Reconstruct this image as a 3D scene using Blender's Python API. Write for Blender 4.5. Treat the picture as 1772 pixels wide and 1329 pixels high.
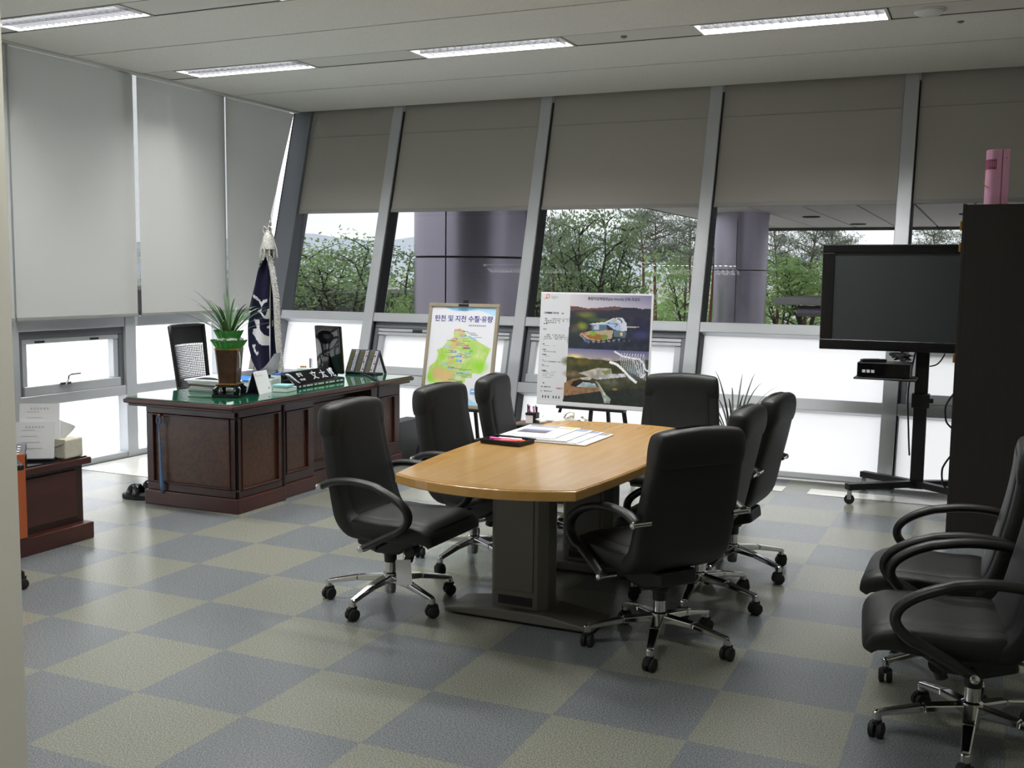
import bpy, bmesh, math, random
import numpy as np
from mathutils import Vector, Matrix
random.seed(7); rng = np.random.default_rng(11)
PI = math.pi; R = math.radians
for o in list(bpy.data.objects): bpy.data.objects.remove(o)
SC = bpy.context.scene
C = SC.collection

# ------------------------------------------------------------------ camera
cam_d = bpy.data.cameras.new('camera'); cam = bpy.data.objects.new('camera', cam_d); C.objects.link(cam)
F_PX, YAW, PITCH, ROLL = 1826.3, 0.425071, -0.1025617, 0.0115930
cy, sy, cp, sp = math.cos(YAW), math.sin(YAW), math.cos(PITCH), math.sin(PITCH)
fw = Vector((-sy*cp, cy*cp, sp)); rt = Vector((cy, sy, 0)); up = rt.cross(fw)
r2 = rt*math.cos(ROLL) + up*math.sin(ROLL); u2 = up*math.cos(ROLL) - rt*math.sin(ROLL)
M3 = Matrix((r2, u2, -fw)).transposed()
cam.matrix_world = Matrix.Translation((4.38036, -3.93831, 1.58999)) @ M3.to_4x4()
cam_d.sensor_width = 36; cam_d.lens = 36*F_PX/1772; cam_d.clip_end = 3000; cam_d.clip_start = 0.05
SC.camera = cam

# ------------------------------------------------------------------ world, exposure
SKY = 3.7          # overcast sky radiance
LAMP = 115.0        # watts of each ceiling fixture
W = bpy.data.worlds.new('overcast'); SC.world = W; W.use_nodes = True
bg = W.node_tree.nodes['Background']; bg.inputs[0].default_value = (0.96, 0.97, 1.0, 1); bg.inputs[1].default_value = SKY
SC.view_settings.view_transform = 'Standard'; SC.view_settings.look = 'None'
SC.view_settings.gamma = 1; SC.view_settings.use_curve_mapping = False
SC.view_settings.exposure = 0.12

# ------------------------------------------------------------------ materials
def lin(c):
    return tuple(((v/255)/12.92 if v/255 <= .04045 else ((v/255+.055)/1.055)**2.4) for v in c)
MATS = {}
def mat(name, col, rough=.5, metal=0., spec=.5, noise=0., nscale=20., bump=0., bscale=200., stretch=(1,1,1), col2=None, coat=0., trans=0.):
    if name in MATS: return MATS[name]
    m = bpy.data.materials.new(name); m.use_nodes = True; nt = m.node_tree; N = nt.nodes; L = nt.links
    b = N['Principled BSDF']; c = lin(col)
    b.inputs['Base Color'].default_value = (*c, 1); b.inputs['Roughness'].default_value = rough
    b.inputs['Metallic'].default_value = metal; b.inputs['Specular IOR Level'].default_value = spec
    b.inputs['Coat Weight'].default_value = coat; b.inputs['Coat Roughness'].default_value = .08
    b.inputs['Transmission Weight'].default_value = trans
    if noise or bump:
        tc = N.new('ShaderNodeTexCoord'); mp = N.new('ShaderNodeMapping'); mp.inputs['Scale'].default_value = stretch
        L.new(tc.outputs['Object'], mp.inputs['Vector'])
    if noise:
        n = N.new('ShaderNodeTexNoise'); n.inputs['Scale'].default_value = nscale; n.inputs['Detail'].default_value = 5
        L.new(mp.outputs[0], n.inputs['Vector'])
        r = N.new('ShaderNodeValToRGB'); r.color_ramp.elements[0].position = .3; r.color_ramp.elements[1].position = .7
        cb = lin(col2) if col2 else tuple(min(1, v*(1+noise)) for v in c)
        ca = c if col2 else tuple(v*(1-noise) for v in c)
        r.color_ramp.elements[0].color = (*ca, 1); r.color_ramp.elements[1].color = (*cb, 1)
        L.new(n.outputs[0], r.inputs[0]); L.new(r.outputs[0], b.inputs['Base Color'])
    if bump:
        n2 = N.new('ShaderNodeTexNoise'); n2.inputs['Scale'].default_value = bscale; n2.inputs['Detail'].default_value = 3
        L.new(mp.outputs[0], n2.inputs['Vector'])
        bp = N.new('ShaderNodeBump'); bp.inputs['Strength'].default_value = bump; bp.inputs['Distance'].default_value = .004
        L.new(n2.outputs[0], bp.inputs['Height']); L.new(bp.outputs[0], b.inputs['Normal'])
    MATS[name] = m; return m

def emat(name, col, strength):
    m = bpy.data.materials.new(name); m.use_nodes = True; nt = m.node_tree; nt.nodes.clear()
    e = nt.nodes.new('ShaderNodeEmission'); e.inputs[0].default_value = (*lin(col), 1); e.inputs[1].default_value = strength
    o = nt.nodes.new('ShaderNodeOutputMaterial'); nt.links.new(e.outputs[0], o.inputs[0]); MATS[name] = m; return m

def glass_mat(name, tint, refl=1.0, rough=0.0):
    m = bpy.data.materials.new(name); m.use_nodes = True; nt = m.node_tree; nt.nodes.clear()
    N = nt.nodes; L = nt.links
    t = N.new('ShaderNodeBsdfTransparent'); t.inputs[0].default_value = (*tint, 1)
    g = N.new('ShaderNodeBsdfGlossy'); g.inputs['Roughness'].default_value = rough
    f = N.new('ShaderNodeFresnel'); f.inputs[0].default_value = 1.5
    mu = N.new('ShaderNodeMath'); mu.operation = 'MULTIPLY'; mu.inputs[1].default_value = refl
    mx = N.new('ShaderNodeMixShader'); o = N.new('ShaderNodeOutputMaterial')
    L.new(f.outputs[0], mu.inputs[0]); L.new(mu.outputs[0], mx.inputs[0]); L.new(t.outputs[0], mx.inputs[1]); L.new(g.outputs[0], mx.inputs[2]); L.new(mx.outputs[0], o.inputs[0])
    MATS[name] = m; return m

def fabric_mat(name, col, trans_col, fac, weave=0.):
    m = bpy.data.materials.new(name); m.use_nodes = True; nt = m.node_tree; nt.nodes.clear(); N = nt.nodes; L = nt.links
    d = N.new('ShaderNodeBsdfDiffuse'); d.inputs[0].default_value = (*lin(col), 1)
    t = N.new('ShaderNodeBsdfTranslucent'); t.inputs[0].default_value = (*lin(trans_col), 1)
    mx = N.new('ShaderNodeMixShader'); mx.inputs[0].default_value = fac; o = N.new('ShaderNodeOutputMaterial')
    L.new(d.outputs[0], mx.inputs[1]); L.new(t.outputs[0], mx.inputs[2]); L.new(mx.outputs[0], o.inputs[0])
    if weave:
        tc = N.new('ShaderNodeTexCoord'); n = N.new('ShaderNodeTexNoise'); n.inputs['Scale'].default_value = 300
        bp = N.new('ShaderNodeBump'); bp.inputs['Strength'].default_value = weave; bp.inputs['Distance'].default_value = .001
        L.new(tc.outputs['Object'], n.inputs['Vector']); L.new(n.outputs[0], bp.inputs['Height']); L.new(bp.outputs[0], d.inputs['Normal'])
    MATS[name] = m; return m

def vcol_mat(name, rough=.45, spec=.4):
    m = bpy.data.materials.new(name); m.use_nodes = True; nt = m.node_tree
    a = nt.nodes.new('ShaderNodeVertexColor'); a.layer_name = 'Col'
    b = nt.nodes['Principled BSDF']; b.inputs['Roughness'].default_value = rough; b.inputs['Specular IOR Level'].default_value = spec
    nt.links.new(a.outputs[0], b.inputs['Base Color']); MATS[name] = m; return m

def leaf_mat(name, c1, c2):
    m = mat(name, c1, rough=.55, spec=.3, noise=1, nscale=1.3, col2=c2)
    nt = m.node_tree; N = nt.nodes; b = N['Principled BSDF']; ramp = [n for n in N if n.type == 'VALTORGB'][0]
    t = N.new('ShaderNodeBsdfTranslucent'); mx = N.new('ShaderNodeMixShader'); mx.inputs[0].default_value = .35
    nt.links.new(ramp.outputs[0], t.inputs[0]); nt.links.new(b.outputs[0], mx.inputs[1]); nt.links.new(t.outputs[0], mx.inputs[2])
    nt.links.new(mx.outputs[0], N['Material Output'].inputs[0]); return m

def carpet_mat(name, ca, cb):
    m = mat(name, ca, rough=.24, spec=.8, noise=1, nscale=170, col2=cb, bump=.06, bscale=200)
    for n in m.node_tree.nodes:
        if n.type == 'VALTORGB': n.color_ramp.elements[0].position = .42; n.color_ramp.elements[1].position = .58
    return m

M_carpet_blue = carpet_mat('carpet_blue', (87, 92, 95), (122, 127, 129))
M_carpet_beige = carpet_mat('carpet_beige', (103, 105, 96), (139, 141, 130))
M_slab = mat('floor_slab', (120, 120, 115), .6)
M_marble = mat('white_marble', (222, 222, 216), .15, noise=.04, nscale=6)
M_ceil = mat('ceiling_tile', (226, 225, 218), .9, noise=.06, nscale=90, bump=.4, bscale=60)
M_ceilplate = mat('ceiling_plate', (214, 213, 207), .6)
M_groove = mat('groove_dark', (62, 58, 66), .6)
M_alu = mat('aluminium', (190, 194, 198), .38, metal=.35, noise=.03, nscale=3)
M_alu_dark = mat('aluminium_dark', (112, 116, 122), .45, metal=.35)
M_gasket = mat('gasket', (30, 30, 34), .7)
M_glass = glass_mat('window_glass', (.525, .535, .535), .5)
M_frost = fabric_mat('frosted_film', (235, 238, 240), (252, 253, 255), .82)
M_blind_shaded = fabric_mat('blind_fabric_shaded', (184, 181, 173), (120, 120, 116), .25, .2)  # greyer, less translucent copy, the back wall's shade put into its colour
M_blind_lit = fabric_mat('blind_fabric_lit', (218, 219, 216), (196, 198, 196), .30, .2)  # same fabric made paler and more translucent, carrying the left side's daylight
M_blindbar = mat('blind_bar', (150, 150, 147), .6)
M_wall = mat('painted_wall', (214, 213, 200), .8, noise=.02, nscale=4)
M_leather = mat('black_leather', (22, 24, 23), .48, spec=.4, bump=.25, bscale=260)
M_plastic = mat('black_plastic', (17, 17, 19), .45)
M_rubber = mat('black_rubber', (14, 14, 16), .7)
M_chrome = mat('chrome', (205, 205, 205), .12, metal=1)
M_white = mat('white_paper', (232, 233, 236), .7)
M_steel_dark = mat('dark_grey_steel', (94, 92, 86), .45, metal=.2)
M_mahog = mat('mahogany', (50, 25, 18), .38, noise=.3, nscale=9, stretch=(1, 1, .12), coat=.1)
M_mahog_red = mat('mahogany_red', (62, 27, 21), .38, noise=.3, nscale=9, stretch=(.3, .3, 1), coat=.1)
M_burl = mat('burl_veneer', (86, 50, 22), .42, noise=1, nscale=42, col2=(44, 22, 10), coat=.05)
M_oak = mat('table_veneer', (172, 134, 76), .22, noise=1, nscale=5, stretch=(6, .35, 1), col2=(184, 148, 92), coat=.2)
M_oak_edge = mat('table_edge_band', (166, 125, 62), .25, noise=1, nscale=7, stretch=(1, 1, 1), col2=(180, 140, 78), coat=.2)
M_black_wood = mat('black_brown_board', (28, 24, 21), .55, noise=.2, nscale=5, stretch=(6, 6, .4))
M_pink = mat('pink_plastic', (212, 158, 188), .4)
M_pinkd = mat('pink_dark', (140, 62, 92), .5)
M_orange = mat('orange_wood', (165, 82, 38), .4, noise=.15, nscale=9, stretch=(1, 1, .15))
M_print = vcol_mat('print', .35, .5)
M_cloth = vcol_mat('flag_cloth', .8, .2)
M_silver_thread = mat('silver_thread', (176, 176, 170), .6, noise=.35, nscale=60)
M_deskglass = mat('desk_glass', (24, 82, 60), .04, spec=.6, coat=.3)
M_glassedge = mat('desk_glass_edge', (50, 120, 92), .1)
M_green_leaf = mat('leaf_green', (46, 88, 34), .4, noise=.35, nscale=8)
M_green_wrap = mat('green_wrap', (58, 142, 52), .45, noise=.3, nscale=25)
M_brown_pot = mat('brown_glaze', (66, 42, 25), .3, noise=.4, nscale=18)
M_gold = mat('gold_trim', (170, 130, 60), .35, metal=.6)
M_blue = mat('blue_plastic', (40, 115, 205), .45)
M_paleblue = mat('pale_blue_box', (150, 200, 205), .4)
M_palegreen = mat('pale_green_card', (205, 222, 214), .6)
M_screen = mat('screen_glass', (52, 57, 57), .3, spec=.4)
M_gloss_black = mat('gloss_black', (12, 12, 14), .06, spec=.6)
M_phone = mat('phone_grey', (62, 64, 74), .5)
M_lcd = mat('lcd_olive', (72, 76, 44), .3)
M_key = mat('key_white', (215, 215, 222), .5)
M_keyred = mat('key_red', (200, 40, 60), .5)
M_inlay = mat('shell_inlay', (190, 198, 205), .25, noise=.3, nscale=40)
M_frame_beige = mat('beige_frame', (160, 150, 130), .4, metal=.3)
M_bagwhite = mat('white_plastic_bag', (228, 226, 216), .45)
M_redpen = mat('pen_red', (190, 40, 45), .4); M_bluepen = mat('pen_blue', (40, 50, 130), .4)
M_pinkpen = mat('pen_pink', (225, 70, 160), .4); M_orangepen = mat('pen_orange', (225, 85, 50), .4)
M_tissue_box = mat('tissue_cloth', (198, 194, 178), .8, noise=.1, nscale=30)
M_trunk = mat('bark', (62, 56, 50), .9, noise=.2, nscale=6)
M_trunkred = mat('bark_red', (118, 74, 62), .9, noise=.2, nscale=6)
M_leafA = leaf_mat('leaf_mid', (124, 156, 104), (176, 202, 144))
M_leafB = leaf_mat('leaf_dark', (116, 142, 104), (162, 184, 134))
M_leafP = leaf_mat('leaf_pine', (116, 126, 116), (150, 160, 142))
M_leafL = leaf_mat('leaf_light', (140, 174, 112), (186, 212, 148))
M_hill = mat('hill_haze', (196, 202, 212), 1., noise=.05, nscale=.02)  # pale bluish tone puts distance haze into the base colour
M_ground = mat('paving', (178, 176, 170), .9, noise=.05, nscale=.3)
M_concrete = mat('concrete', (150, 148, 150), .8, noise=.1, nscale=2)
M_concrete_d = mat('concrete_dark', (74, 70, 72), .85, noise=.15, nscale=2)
M_clad = mat('column_cladding', (150, 144, 158), .32, metal=.85, noise=.04, nscale=.8)
M_soffit = mat('soffit_panel', (232, 224, 232), .6)
M_dark = mat('dark_core', (30, 28, 32), .8)

# ------------------------------------------------------------------ mesh builder
class MB:
    def __init__(s): s.v = []; s.f = []; s.mi = []
    def add(s, vs, fs, mi=0):
        o = len(s.v); s.v += [tuple(v) for v in vs]; s.f += [tuple(i+o for i in f) for f in fs]; s.mi += [mi]*len(fs); return s
    def box(s, x0, x1, y0, y1, z0, z1, mi=0, mx=None):
        vs = [(x, y, z) for z in (z0, z1) for y in (y0, y1) for x in (x0, x1)]
        if mx is not None: vs = [mx @ Vector(v) for v in vs]
        return s.add(vs, [(0, 2, 3, 1), (4, 5, 7, 6), (0, 1, 5, 4), (2, 6, 7, 3), (0, 4, 6, 2), (1, 3, 7, 5)], mi)
    def bar(s, a, b, w, h, mi=0, upv=(0, 0, 1), w2=None, h2=None):
        a, b = Vector(a), Vector(b); d = (b-a).normalized(); u = Vector(upv)
        if abs(d.dot(u)) > .99: u = Vector((0, 1, 0))
        r = d.cross(u).normalized(); u = r.cross(d)
        w2 = w if w2 is None else w2; h2 = h if h2 is None else h2
        vs = [a+r*sx*w/2+u*sz*h/2 for sx, sz in ((-1, -1), (1, -1), (1, 1), (-1, 1))] + [b+r*sx*w2/2+u*sz*h2/2 for sx, sz in ((-1, -1), (1, -1), (1, 1), (-1, 1))]
        return s.add(vs, [(3, 2, 1, 0), (4, 5, 6, 7), (0, 1, 5, 4), (1, 2, 6, 5), (2, 3, 7, 6), (3, 0, 4, 7)], mi)
    def tube(s, pts, rad, n=8, mi=0, flat=None, caps=True, closed=False):
        pts = [Vector(p) for p in pts]; k = len(pts)
        rad = [rad]*k if not hasattr(rad, '__len__') else rad
        rings = []; u = None
        for i, p in enumerate(pts):
            if closed: d = pts[(i+1) % k]-pts[i-1]
            else: d = pts[min(i+1, k-1)]-pts[max(i-1, 0)]
            d = d.normalized()
            if flat is not None: u = Vector(flat[0])
            elif u is None: u = Vector((0, 0, 1)) if abs(d.z) < .9 else Vector((1, 0, 0))
            u = (u-d*u.dot(d)).normalized(); r = d.cross(u)
            a, b = (1, 1) if flat is None else (flat[1], flat[2])
            rings.append([p+(u*math.cos(2*PI*j/n)*a+r*math.sin(2*PI*j/n)*b)*rad[i] for j in range(n)])
        vs = [v for r in rings for v in r]; fs = []
        for i in range(k if closed else k-1):
            for j in range(n):
                i2 = (i+1) % k; fs.append((i*n+j, i*n+(j+1) % n, i2*n+(j+1) % n, i2*n+j))
        if caps and not closed: fs += [tuple(range(n-1, -1, -1)), tuple((k-1)*n+j for j in range(n))]
        return s.add(vs, fs, mi)
    def cyl(s, a, b, r, r2=None, n=16, mi=0): return s.tube([a, b], [r, r if r2 is None else r2], n, mi)
    def lathe(s, prof, n=20, cx=0, cy=0, mi=0, a0=0, a1=2*PI, cap=True):
        vs = []; full = abs(a1-a0-2*PI) < 1e-6; m = n if full else n+1
        for r, z in prof:
            for j in range(m):
                a = a0+(a1-a0)*j/n; vs.append((cx+r*math.cos(a), cy+r*math.sin(a), z))
        fs = []
        for i in range(len(prof)-1):
            for j in range(n):
                j2 = (j+1) % m; fs.append((i*m+j, i*m+j2, (i+1)*m+j2, (i+1)*m+j))
        if cap and full: fs += [tuple(range(m-1, -1, -1)), tuple((len(prof)-1)*m+j for j in range(m))]
        return s.add(vs, fs, mi)
    def prism(s, poly, z0, z1, mi=0, f=None):
        n = len(poly); g = f or (lambda x, y, z: (x, y, z))
        vs = [g(x, y, z0) for x, y in poly]+[g(x, y, z1) for x, y in poly]
        return s.add(vs, [tuple(range(n-1, -1, -1)), tuple(range(n, 2*n))]+[(i, (i+1) % n, n+(i+1) % n, n+i) for i in range(n)], mi)
    def grid(s, fn, nu, nv, mi=0):
        vs = [fn(i/nu, j/nv) for j in range(nv+1) for i in range(nu+1)]
        fs = [(j*(nu+1)+i, j*(nu+1)+i+1, (j+1)*(nu+1)+i+1, (j+1)*(nu+1)+i) for j in range(nv) for i in range(nu)]
        return s.add(vs, fs, mi)
    def rings(s, rings, mi=0, caps=True):
        n = len(rings[0]); k = len(rings); vs = [v for r in rings for v in r]
        fs = [(i*n+j, i*n+(j+1) % n, (i+1)*n+(j+1) % n, (i+1)*n+j) for i in range(k-1) for j in range(n)]
        if caps: fs += [tuple(range(n-1, -1, -1)), tuple((k-1)*n+j for j in range(n))]
        return s.add(vs, fs, mi)
    def mesh(s, name, mats, smooth=False, bev=0, seg=2, fix=True):
        me = bpy.data.meshes.new(name); me.from_pydata(s.v, [], s.f)
        if not isinstance(mats, (list, tuple)): mats = [mats]
        for m in mats: me.materials.append(m)
        me.polygons.foreach_set('material_index', s.mi)
        if bev or fix:
            bm = bmesh.new(); bm.from_mesh(me)
            if fix: bmesh.ops.recalc_face_normals(bm, faces=bm.faces)
            if bev:
                es = [e for e in bm.edges if len(e.link_faces) == 2 and e.calc_face_angle(0) > .6]
                bmesh.ops.bevel(bm, geom=es, offset=bev, segments=seg, profile=.5, affect='EDGES', clamp_overlap=True)
            bm.to_mesh(me); bm.free()
        if smooth:
            me.polygons.foreach_set('use_smooth', [True]*len(me.polygons))
            if smooth != 'all':
                try: me.set_sharp_from_angle(angle=R(smooth if smooth is not True and smooth > 1 else 40))
                except Exception: pass
        me.update(); return me
    def build(s, name, mats, parent=None, smooth=False, bev=0, seg=2, fix=True):
        return link(name, s.mesh(name, mats, smooth, bev, seg, fix), parent)

def link(name, me, parent=None, loc=None, rz=None):
    o = bpy.data.objects.new(name, me); C.objects.link(o); o.parent = parent
    if loc is not None: o.location = loc
    if rz is not None: o.rotation_euler = (0, 0, rz)
    return o
def tag(o, label=None, cat=None, group=None, kind=None):
    if label: o['label'] = label
    if cat: o['category'] = cat
    if group: o['group'] = group
    if kind: o['kind'] = kind
    return o
def thing(name, label, cat, loc=(0, 0, 0), rz=0, group=None, kind=None):
    o = bpy.data.objects.new(name, None); C.objects.link(o); o.empty_display_size = .1
    o.location = loc; o.rotation_euler = (0, 0, rz); return tag(o, label, cat, group, kind)
def copy_tree(o, parent=None):
    c = o.copy(); C.objects.link(c); c.parent = parent
    for ch in [x for x in bpy.data.objects if x.parent == o]: copy_tree(ch, c)
    return c
def paint(name, img, fn, parent, material=None, double=False):
    """a printed sheet: image array (h,w,3 sRGB 0..255, row 0 at the top) on a surface fn(u,v), v=0 at the top"""
    h, w = img.shape[:2]; us = np.linspace(0, 1, w+1); vs_ = np.linspace(0, 1, h+1)
    vs = [fn(u, v) for v in vs_ for u in us]
    idx = np.arange((h+1)*(w+1)).reshape(h+1, w+1)
    fs = np.stack([idx[1:, :-1], idx[1:, 1:], idx[:-1, 1:], idx[:-1, :-1]], -1).reshape(-1, 4)
    me = bpy.data.meshes.new(name); me.from_pydata(vs, [], fs.tolist())
    c = img.reshape(-1, 3)/255.; c = np.where(c <= .04045, c/12.92, ((c+.055)/1.055)**2.4)
    col = np.ones((len(fs), 4, 4), dtype=np.float32); col[:, :, :3] = c[:, None, :]
    a = me.color_attributes.new('Col', 'FLOAT_COLOR', 'CORNER'); a.data.foreach_set('color', col.ravel())
    me.materials.append(material or M_print); me.polygons.foreach_set('use_smooth', [True]*len(me.polygons)); me.update()
    return link(name, me, parent)
def text_mesh(name, body, size, material, parent, mx, align='LEFT', extrude=.0006, bold=0.):
    cu = bpy.data.curves.new(name, 'FONT'); cu.body = body; cu.size = size; cu.align_x = align; cu.extrude = extrude; cu.resolution_u = 3; cu.offset = bold
    t = bpy.data.objects.new(name, cu); C.objects.link(t)
    dg = bpy.context.evaluated_depsgraph_get(); me = bpy.data.meshes.new_from_object(t.evaluated_get(dg))
    bpy.data.objects.remove(t); bpy.data.curves.remove(cu)
    me.transform(mx); me.materials.clear(); me.materials.append(material); me.name = name
    return link(name, me, parent)

# ------------------------------------------------------------------ setting: floor
ZC = 3.25; LEAN = math.atan(.278); XL, XR, YB, YF = -2.3, 5.2, 4.45, -6.2
fl = MB().box(XL-.2, XR+.1, YF-.1, YB+.1, -.12, -.008).build('floor', M_slab); tag(fl, 'carpet tiled office floor in a blue and beige checkerboard', kind='structure')
tiles = {}
for k, m in ((0, M_carpet_beige), (1, M_carpet_blue)):
    tiles[k] = MB().box(0, .5, 0, .5, -.008, 0).mesh('carpet_tile', m)
for i in range(-5, 11):
    for j in range(-6, 9):
        if j == 8 and True:
            pass
        t = link('carpet_tile', tiles[(i+j) % 2], fl, (i*.5, j*.5, 0))
MB().box(XL-.1, XR, YF, -3.0, -.008, 0).build('carpet_field', M_carpet_beige, fl)
s1 = MB().box(-.998, -.002, 0, 1.0, 0, .004).mesh('stone_slab', M_marble, bev=.001, seg=1)
for x, y in ((-1.26, 2.25), (-1.26, 3.26)): link('stone_slab', s1, fl, (x, y, 0))
s2 = MB().box(0, .598, 0, .2, 0, .004).mesh('stone_slab', M_marble, bev=.001, seg=1)
for x in (3.2, 3.8): link('stone_slab', s2, fl, (x, 4.0, 0))
link('stone_slab', s2, fl, (2.42, 4.0, 0))

# ------------------------------------------------------------------ setting: ceiling with light bands
ce = MB().box(XL-.25, XR+.2, YF-.1, 5.75, ZC+.12, ZC+.2).build('ceiling', M_groove); tag(ce, 'suspended mineral tile ceiling with recessed light bands', kind='structure')
BANDS = [3.25, 1.40, -.45, -2.30, -4.15]; HB = .17
rows = [(3.42, 4.26), (4.272, 5.345), (1.57, 2.319), (2.331, 3.08), (-.28, .469), (.481, 1.23), (-2.13, -1.381), (-1.369, -.62), (-3.98, -3.231), (-3.219, -2.47), (-6.2, -4.32)]
for y0, y1 in rows:
    MB().box(XL-.02, XR, y0+.004, y1-.004, ZC, ZC+.02).build('ceiling_panel', M_ceil, ce)
FX = [-1.32, .92, 3.08]   # fixture centres
for yb in BANDS:
    xs = [XL] + [v for f in FX for v in (f-.62, f+.62)] + [XR]
    for a, b in zip(xs[::2], xs[1::2]):
        MB().box(a+.003, b-.003, yb-HB+.014, yb+HB-.014, ZC+.004, ZC+.02).build('band_plate', M_ceilplate, ce)
    for s in (-1, 1):
        MB().box(XL, XR, yb+s*(HB-.006)-.006, yb+s*(HB-.006)+.006, ZC+.002, ZC+.03).build('band_groove', M_groove, ce)
# trim along the left wall and small sprinkler dots
tr = MB().box(XL-.02, XL+.05, -2.3, 5.3, ZC-.016, ZC).build('trim_1', M_ceilplate); tag(tr, 'pale ceiling edge trim above the left blinds', kind='structure')

M_louver = mat('louver_aluminium', (52, 53, 56), .5, metal=.2)
M_hous = mat('housing_grey', (120, 121, 124), .5)
M_trough = mat('trough_white', (225, 226, 228), .5)
blade = MB().prism([(-.007, .045), (.007, .045), (.0015, 0), (-.0015, 0)], -.13, .13, f=lambda x, y, z: (x, z, y)).mesh('louver_blade', M_louver)
def fixture(x, y, label, watts):
    t = thing('ceiling_light', label, 'ceiling light', (x, y, ZC), 0, 'recessed fluorescent louver lights')
    m = MB(); m.box(-.6, .6, -.145, .145, .088, .093); m.box(-.6, .6, -.145, -.14, 0.002, .09); m.box(-.6, .6, .14, .145, .002, .09); m.box(-.6, -.595, -.14, .14, .002, .09); m.box(.595, .6, -.14, .14, .002, .09)
    m.build('housing', M_hous, t)
    m = MB(); m.box(-.615, .615, -.155, -.138, -.002, .012); m.box(-.615, .615, .138, .155, -.002, .012); m.box(-.615, -.597, -.138, .138, -.002, .012); m.box(.597, .615, -.138, .138, -.002, .012)
    m.build('flange', M_ceilplate, t)
    for k in range(19): link('louver_blade', blade, t, (-.54+k*.06, 0, .004))
    MB().prism([(-.009, .05), (.009, .05), (.002, .003), (-.002, .003)], -.59, .59, f=lambda x, yy, z: (z, x, yy)).build('centre_blade', M_louver, t)
    for yy in (-.07, .07): MB().cyl((-.57, yy, .068), (.57, yy, .068), .008, n=8).build('tube', M_trough, t, smooth=True)
    ld = bpy.data.lights.new('fluorescent_light', 'AREA'); ld.shape = 'RECTANGLE'; ld.size = 1.16; ld.size_y = .26; ld.energy = watts; ld.color = (1, .985, .96)
    lo = bpy.data.objects.new('fluorescent_light', ld); C.objects.link(lo); lo.parent = t; lo.location = (0, 0, .085)
    return t
fixture(FX[0], 1.40, 'recessed louver light cut by the top left corner of the photo', LAMP)
fixture(FX[0], 3.25, 'recessed louver light near the left blinds, second band', LAMP)
fixture(FX[1], 3.25, 'recessed louver light in the middle of the ceiling', LAMP)
fixture(FX[2], 3.25, 'recessed louver light at upper right beside the round detector', LAMP)
for i, (x, y) in enumerate(((FX[1], 1.40), (FX[2], 1.40), (FX[1], -.45), (FX[2], -2.30))):  # the last fixture is added, unseen, to brighten the partition end
    fixture(x, y, 'recessed louver light above the front of the room, out of view', LAMP)
t = thing('smoke_detector', 'round white detector disc on the ceiling beside the right light', 'detector', (3.93, 3.25, ZC))
MB().lathe([(.09, .004), (.09, -.012), (.075, -.025), (.0, -.03)], 28).build('disc', M_trough, t, smooth=True)
MB().lathe([(.1, .004), (.1, -.004), (.088, -.006)], 28).build('base_ring', M_ceilplate, t, smooth=True)
for x, y in ((1.95, 3.25), (4.62, 3.3), (4.1, 3.62)):
    t = thing('sprinkler', {1.95: 'small sprinkler dot between the middle and right lights', 4.62: 'small sprinkler dot at the far right ceiling band', 4.1: 'small sprinkler dot behind the round detector'}[x], 'sprinkler', (x, y, ZC))
    MB().lathe([(.022, .005), (.022, -.004), (.012, -.01), (.0, -.012)], 12).build('plate', M_alu_dark, t, smooth=True)

# ------------------------------------------------------------------ setting: leaning curtain wall at the back
def bw_root(name, label=None):
    o = bpy.data.objects.new(name, None); C.objects.link(o); o.location = (0, YB, 0); o.rotation_euler = (-LEAN, 0, 0)
    return tag(o, label, kind='structure')
def S(z): return z/math.cos(LEAN)
def film(parent, x0, x1, d, s0, s1):
    MB().add([(x0, d, s0), (x1, d, s0), (x1, d, s1), (x0, d, s1)], [(0, 1, 2, 3)]).build('frosted_pane', M_frost, parent, fix=False)
MX = [-2.24, -1.10, .50, 2.10, 3.70, 5.30]
wb = bw_root('wall_back', 'outward leaning aluminium and glass curtain wall')
for k, x in enumerate(MX):
    hw = .055 if k else .11
    MB().box(x-hw, x+hw, 0, .2, .012, S(3.29)).build('mullion', M_alu if k else M_alu_dark, wb, bev=.004, seg=1)
    if k == 0: MB().box(x-hw-.006, x-hw, -.005, .17, .012, S(3.29)).build('corner_cover', M_alu_dark, wb)
    else: MB().box(x+hw, x+hw+.012, .02, .17, .012, S(3.2)).build('dark_strip', M_gasket, wb)  # near-black sheet covering each mullion's right side face
HOP = (1, 2, 4)
zr = [(1.14, 1.222), (.555, .645), (.012, .055)]
for b in range(5):
    x0, x1 = MX[b]+(.055 if b else .11), MX[b+1]-.055
    for (a, c) in zr: MB().box(x0, x1, .01, .16, S(a)+(.0 if a > .1 else .02), S(c)+.02*(a < .1)).build('rail', M_alu, wb, bev=.004, seg=1)
    MB().box(x0, x1, .14, .15, S(1.222), S(1.236)).build('dark_strip', M_gasket, wb)
    g0, g1 = S(1.222), S(3.3); q = .07*(g1-g0)
    MB().prism([(.19, g0), (.196, g0), (.196-q, g1), (.19-q, g1)], x0, x1, f=lambda a, b_, c: (c, a, b_)).build('glass_pane', M_glass, wb)
    film(wb, x0, x1, .15, S(.055)+.02, S(.555))
    if b not in HOP:
        film(wb, x0, x1, .15, S(.645), S(1.14))
hop_labels = {1: 'top-hung frosted window beside the framed map', 2: 'top-hung frosted window behind the architecture board', 4: 'top-hung frosted window behind the television stand'}
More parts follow.
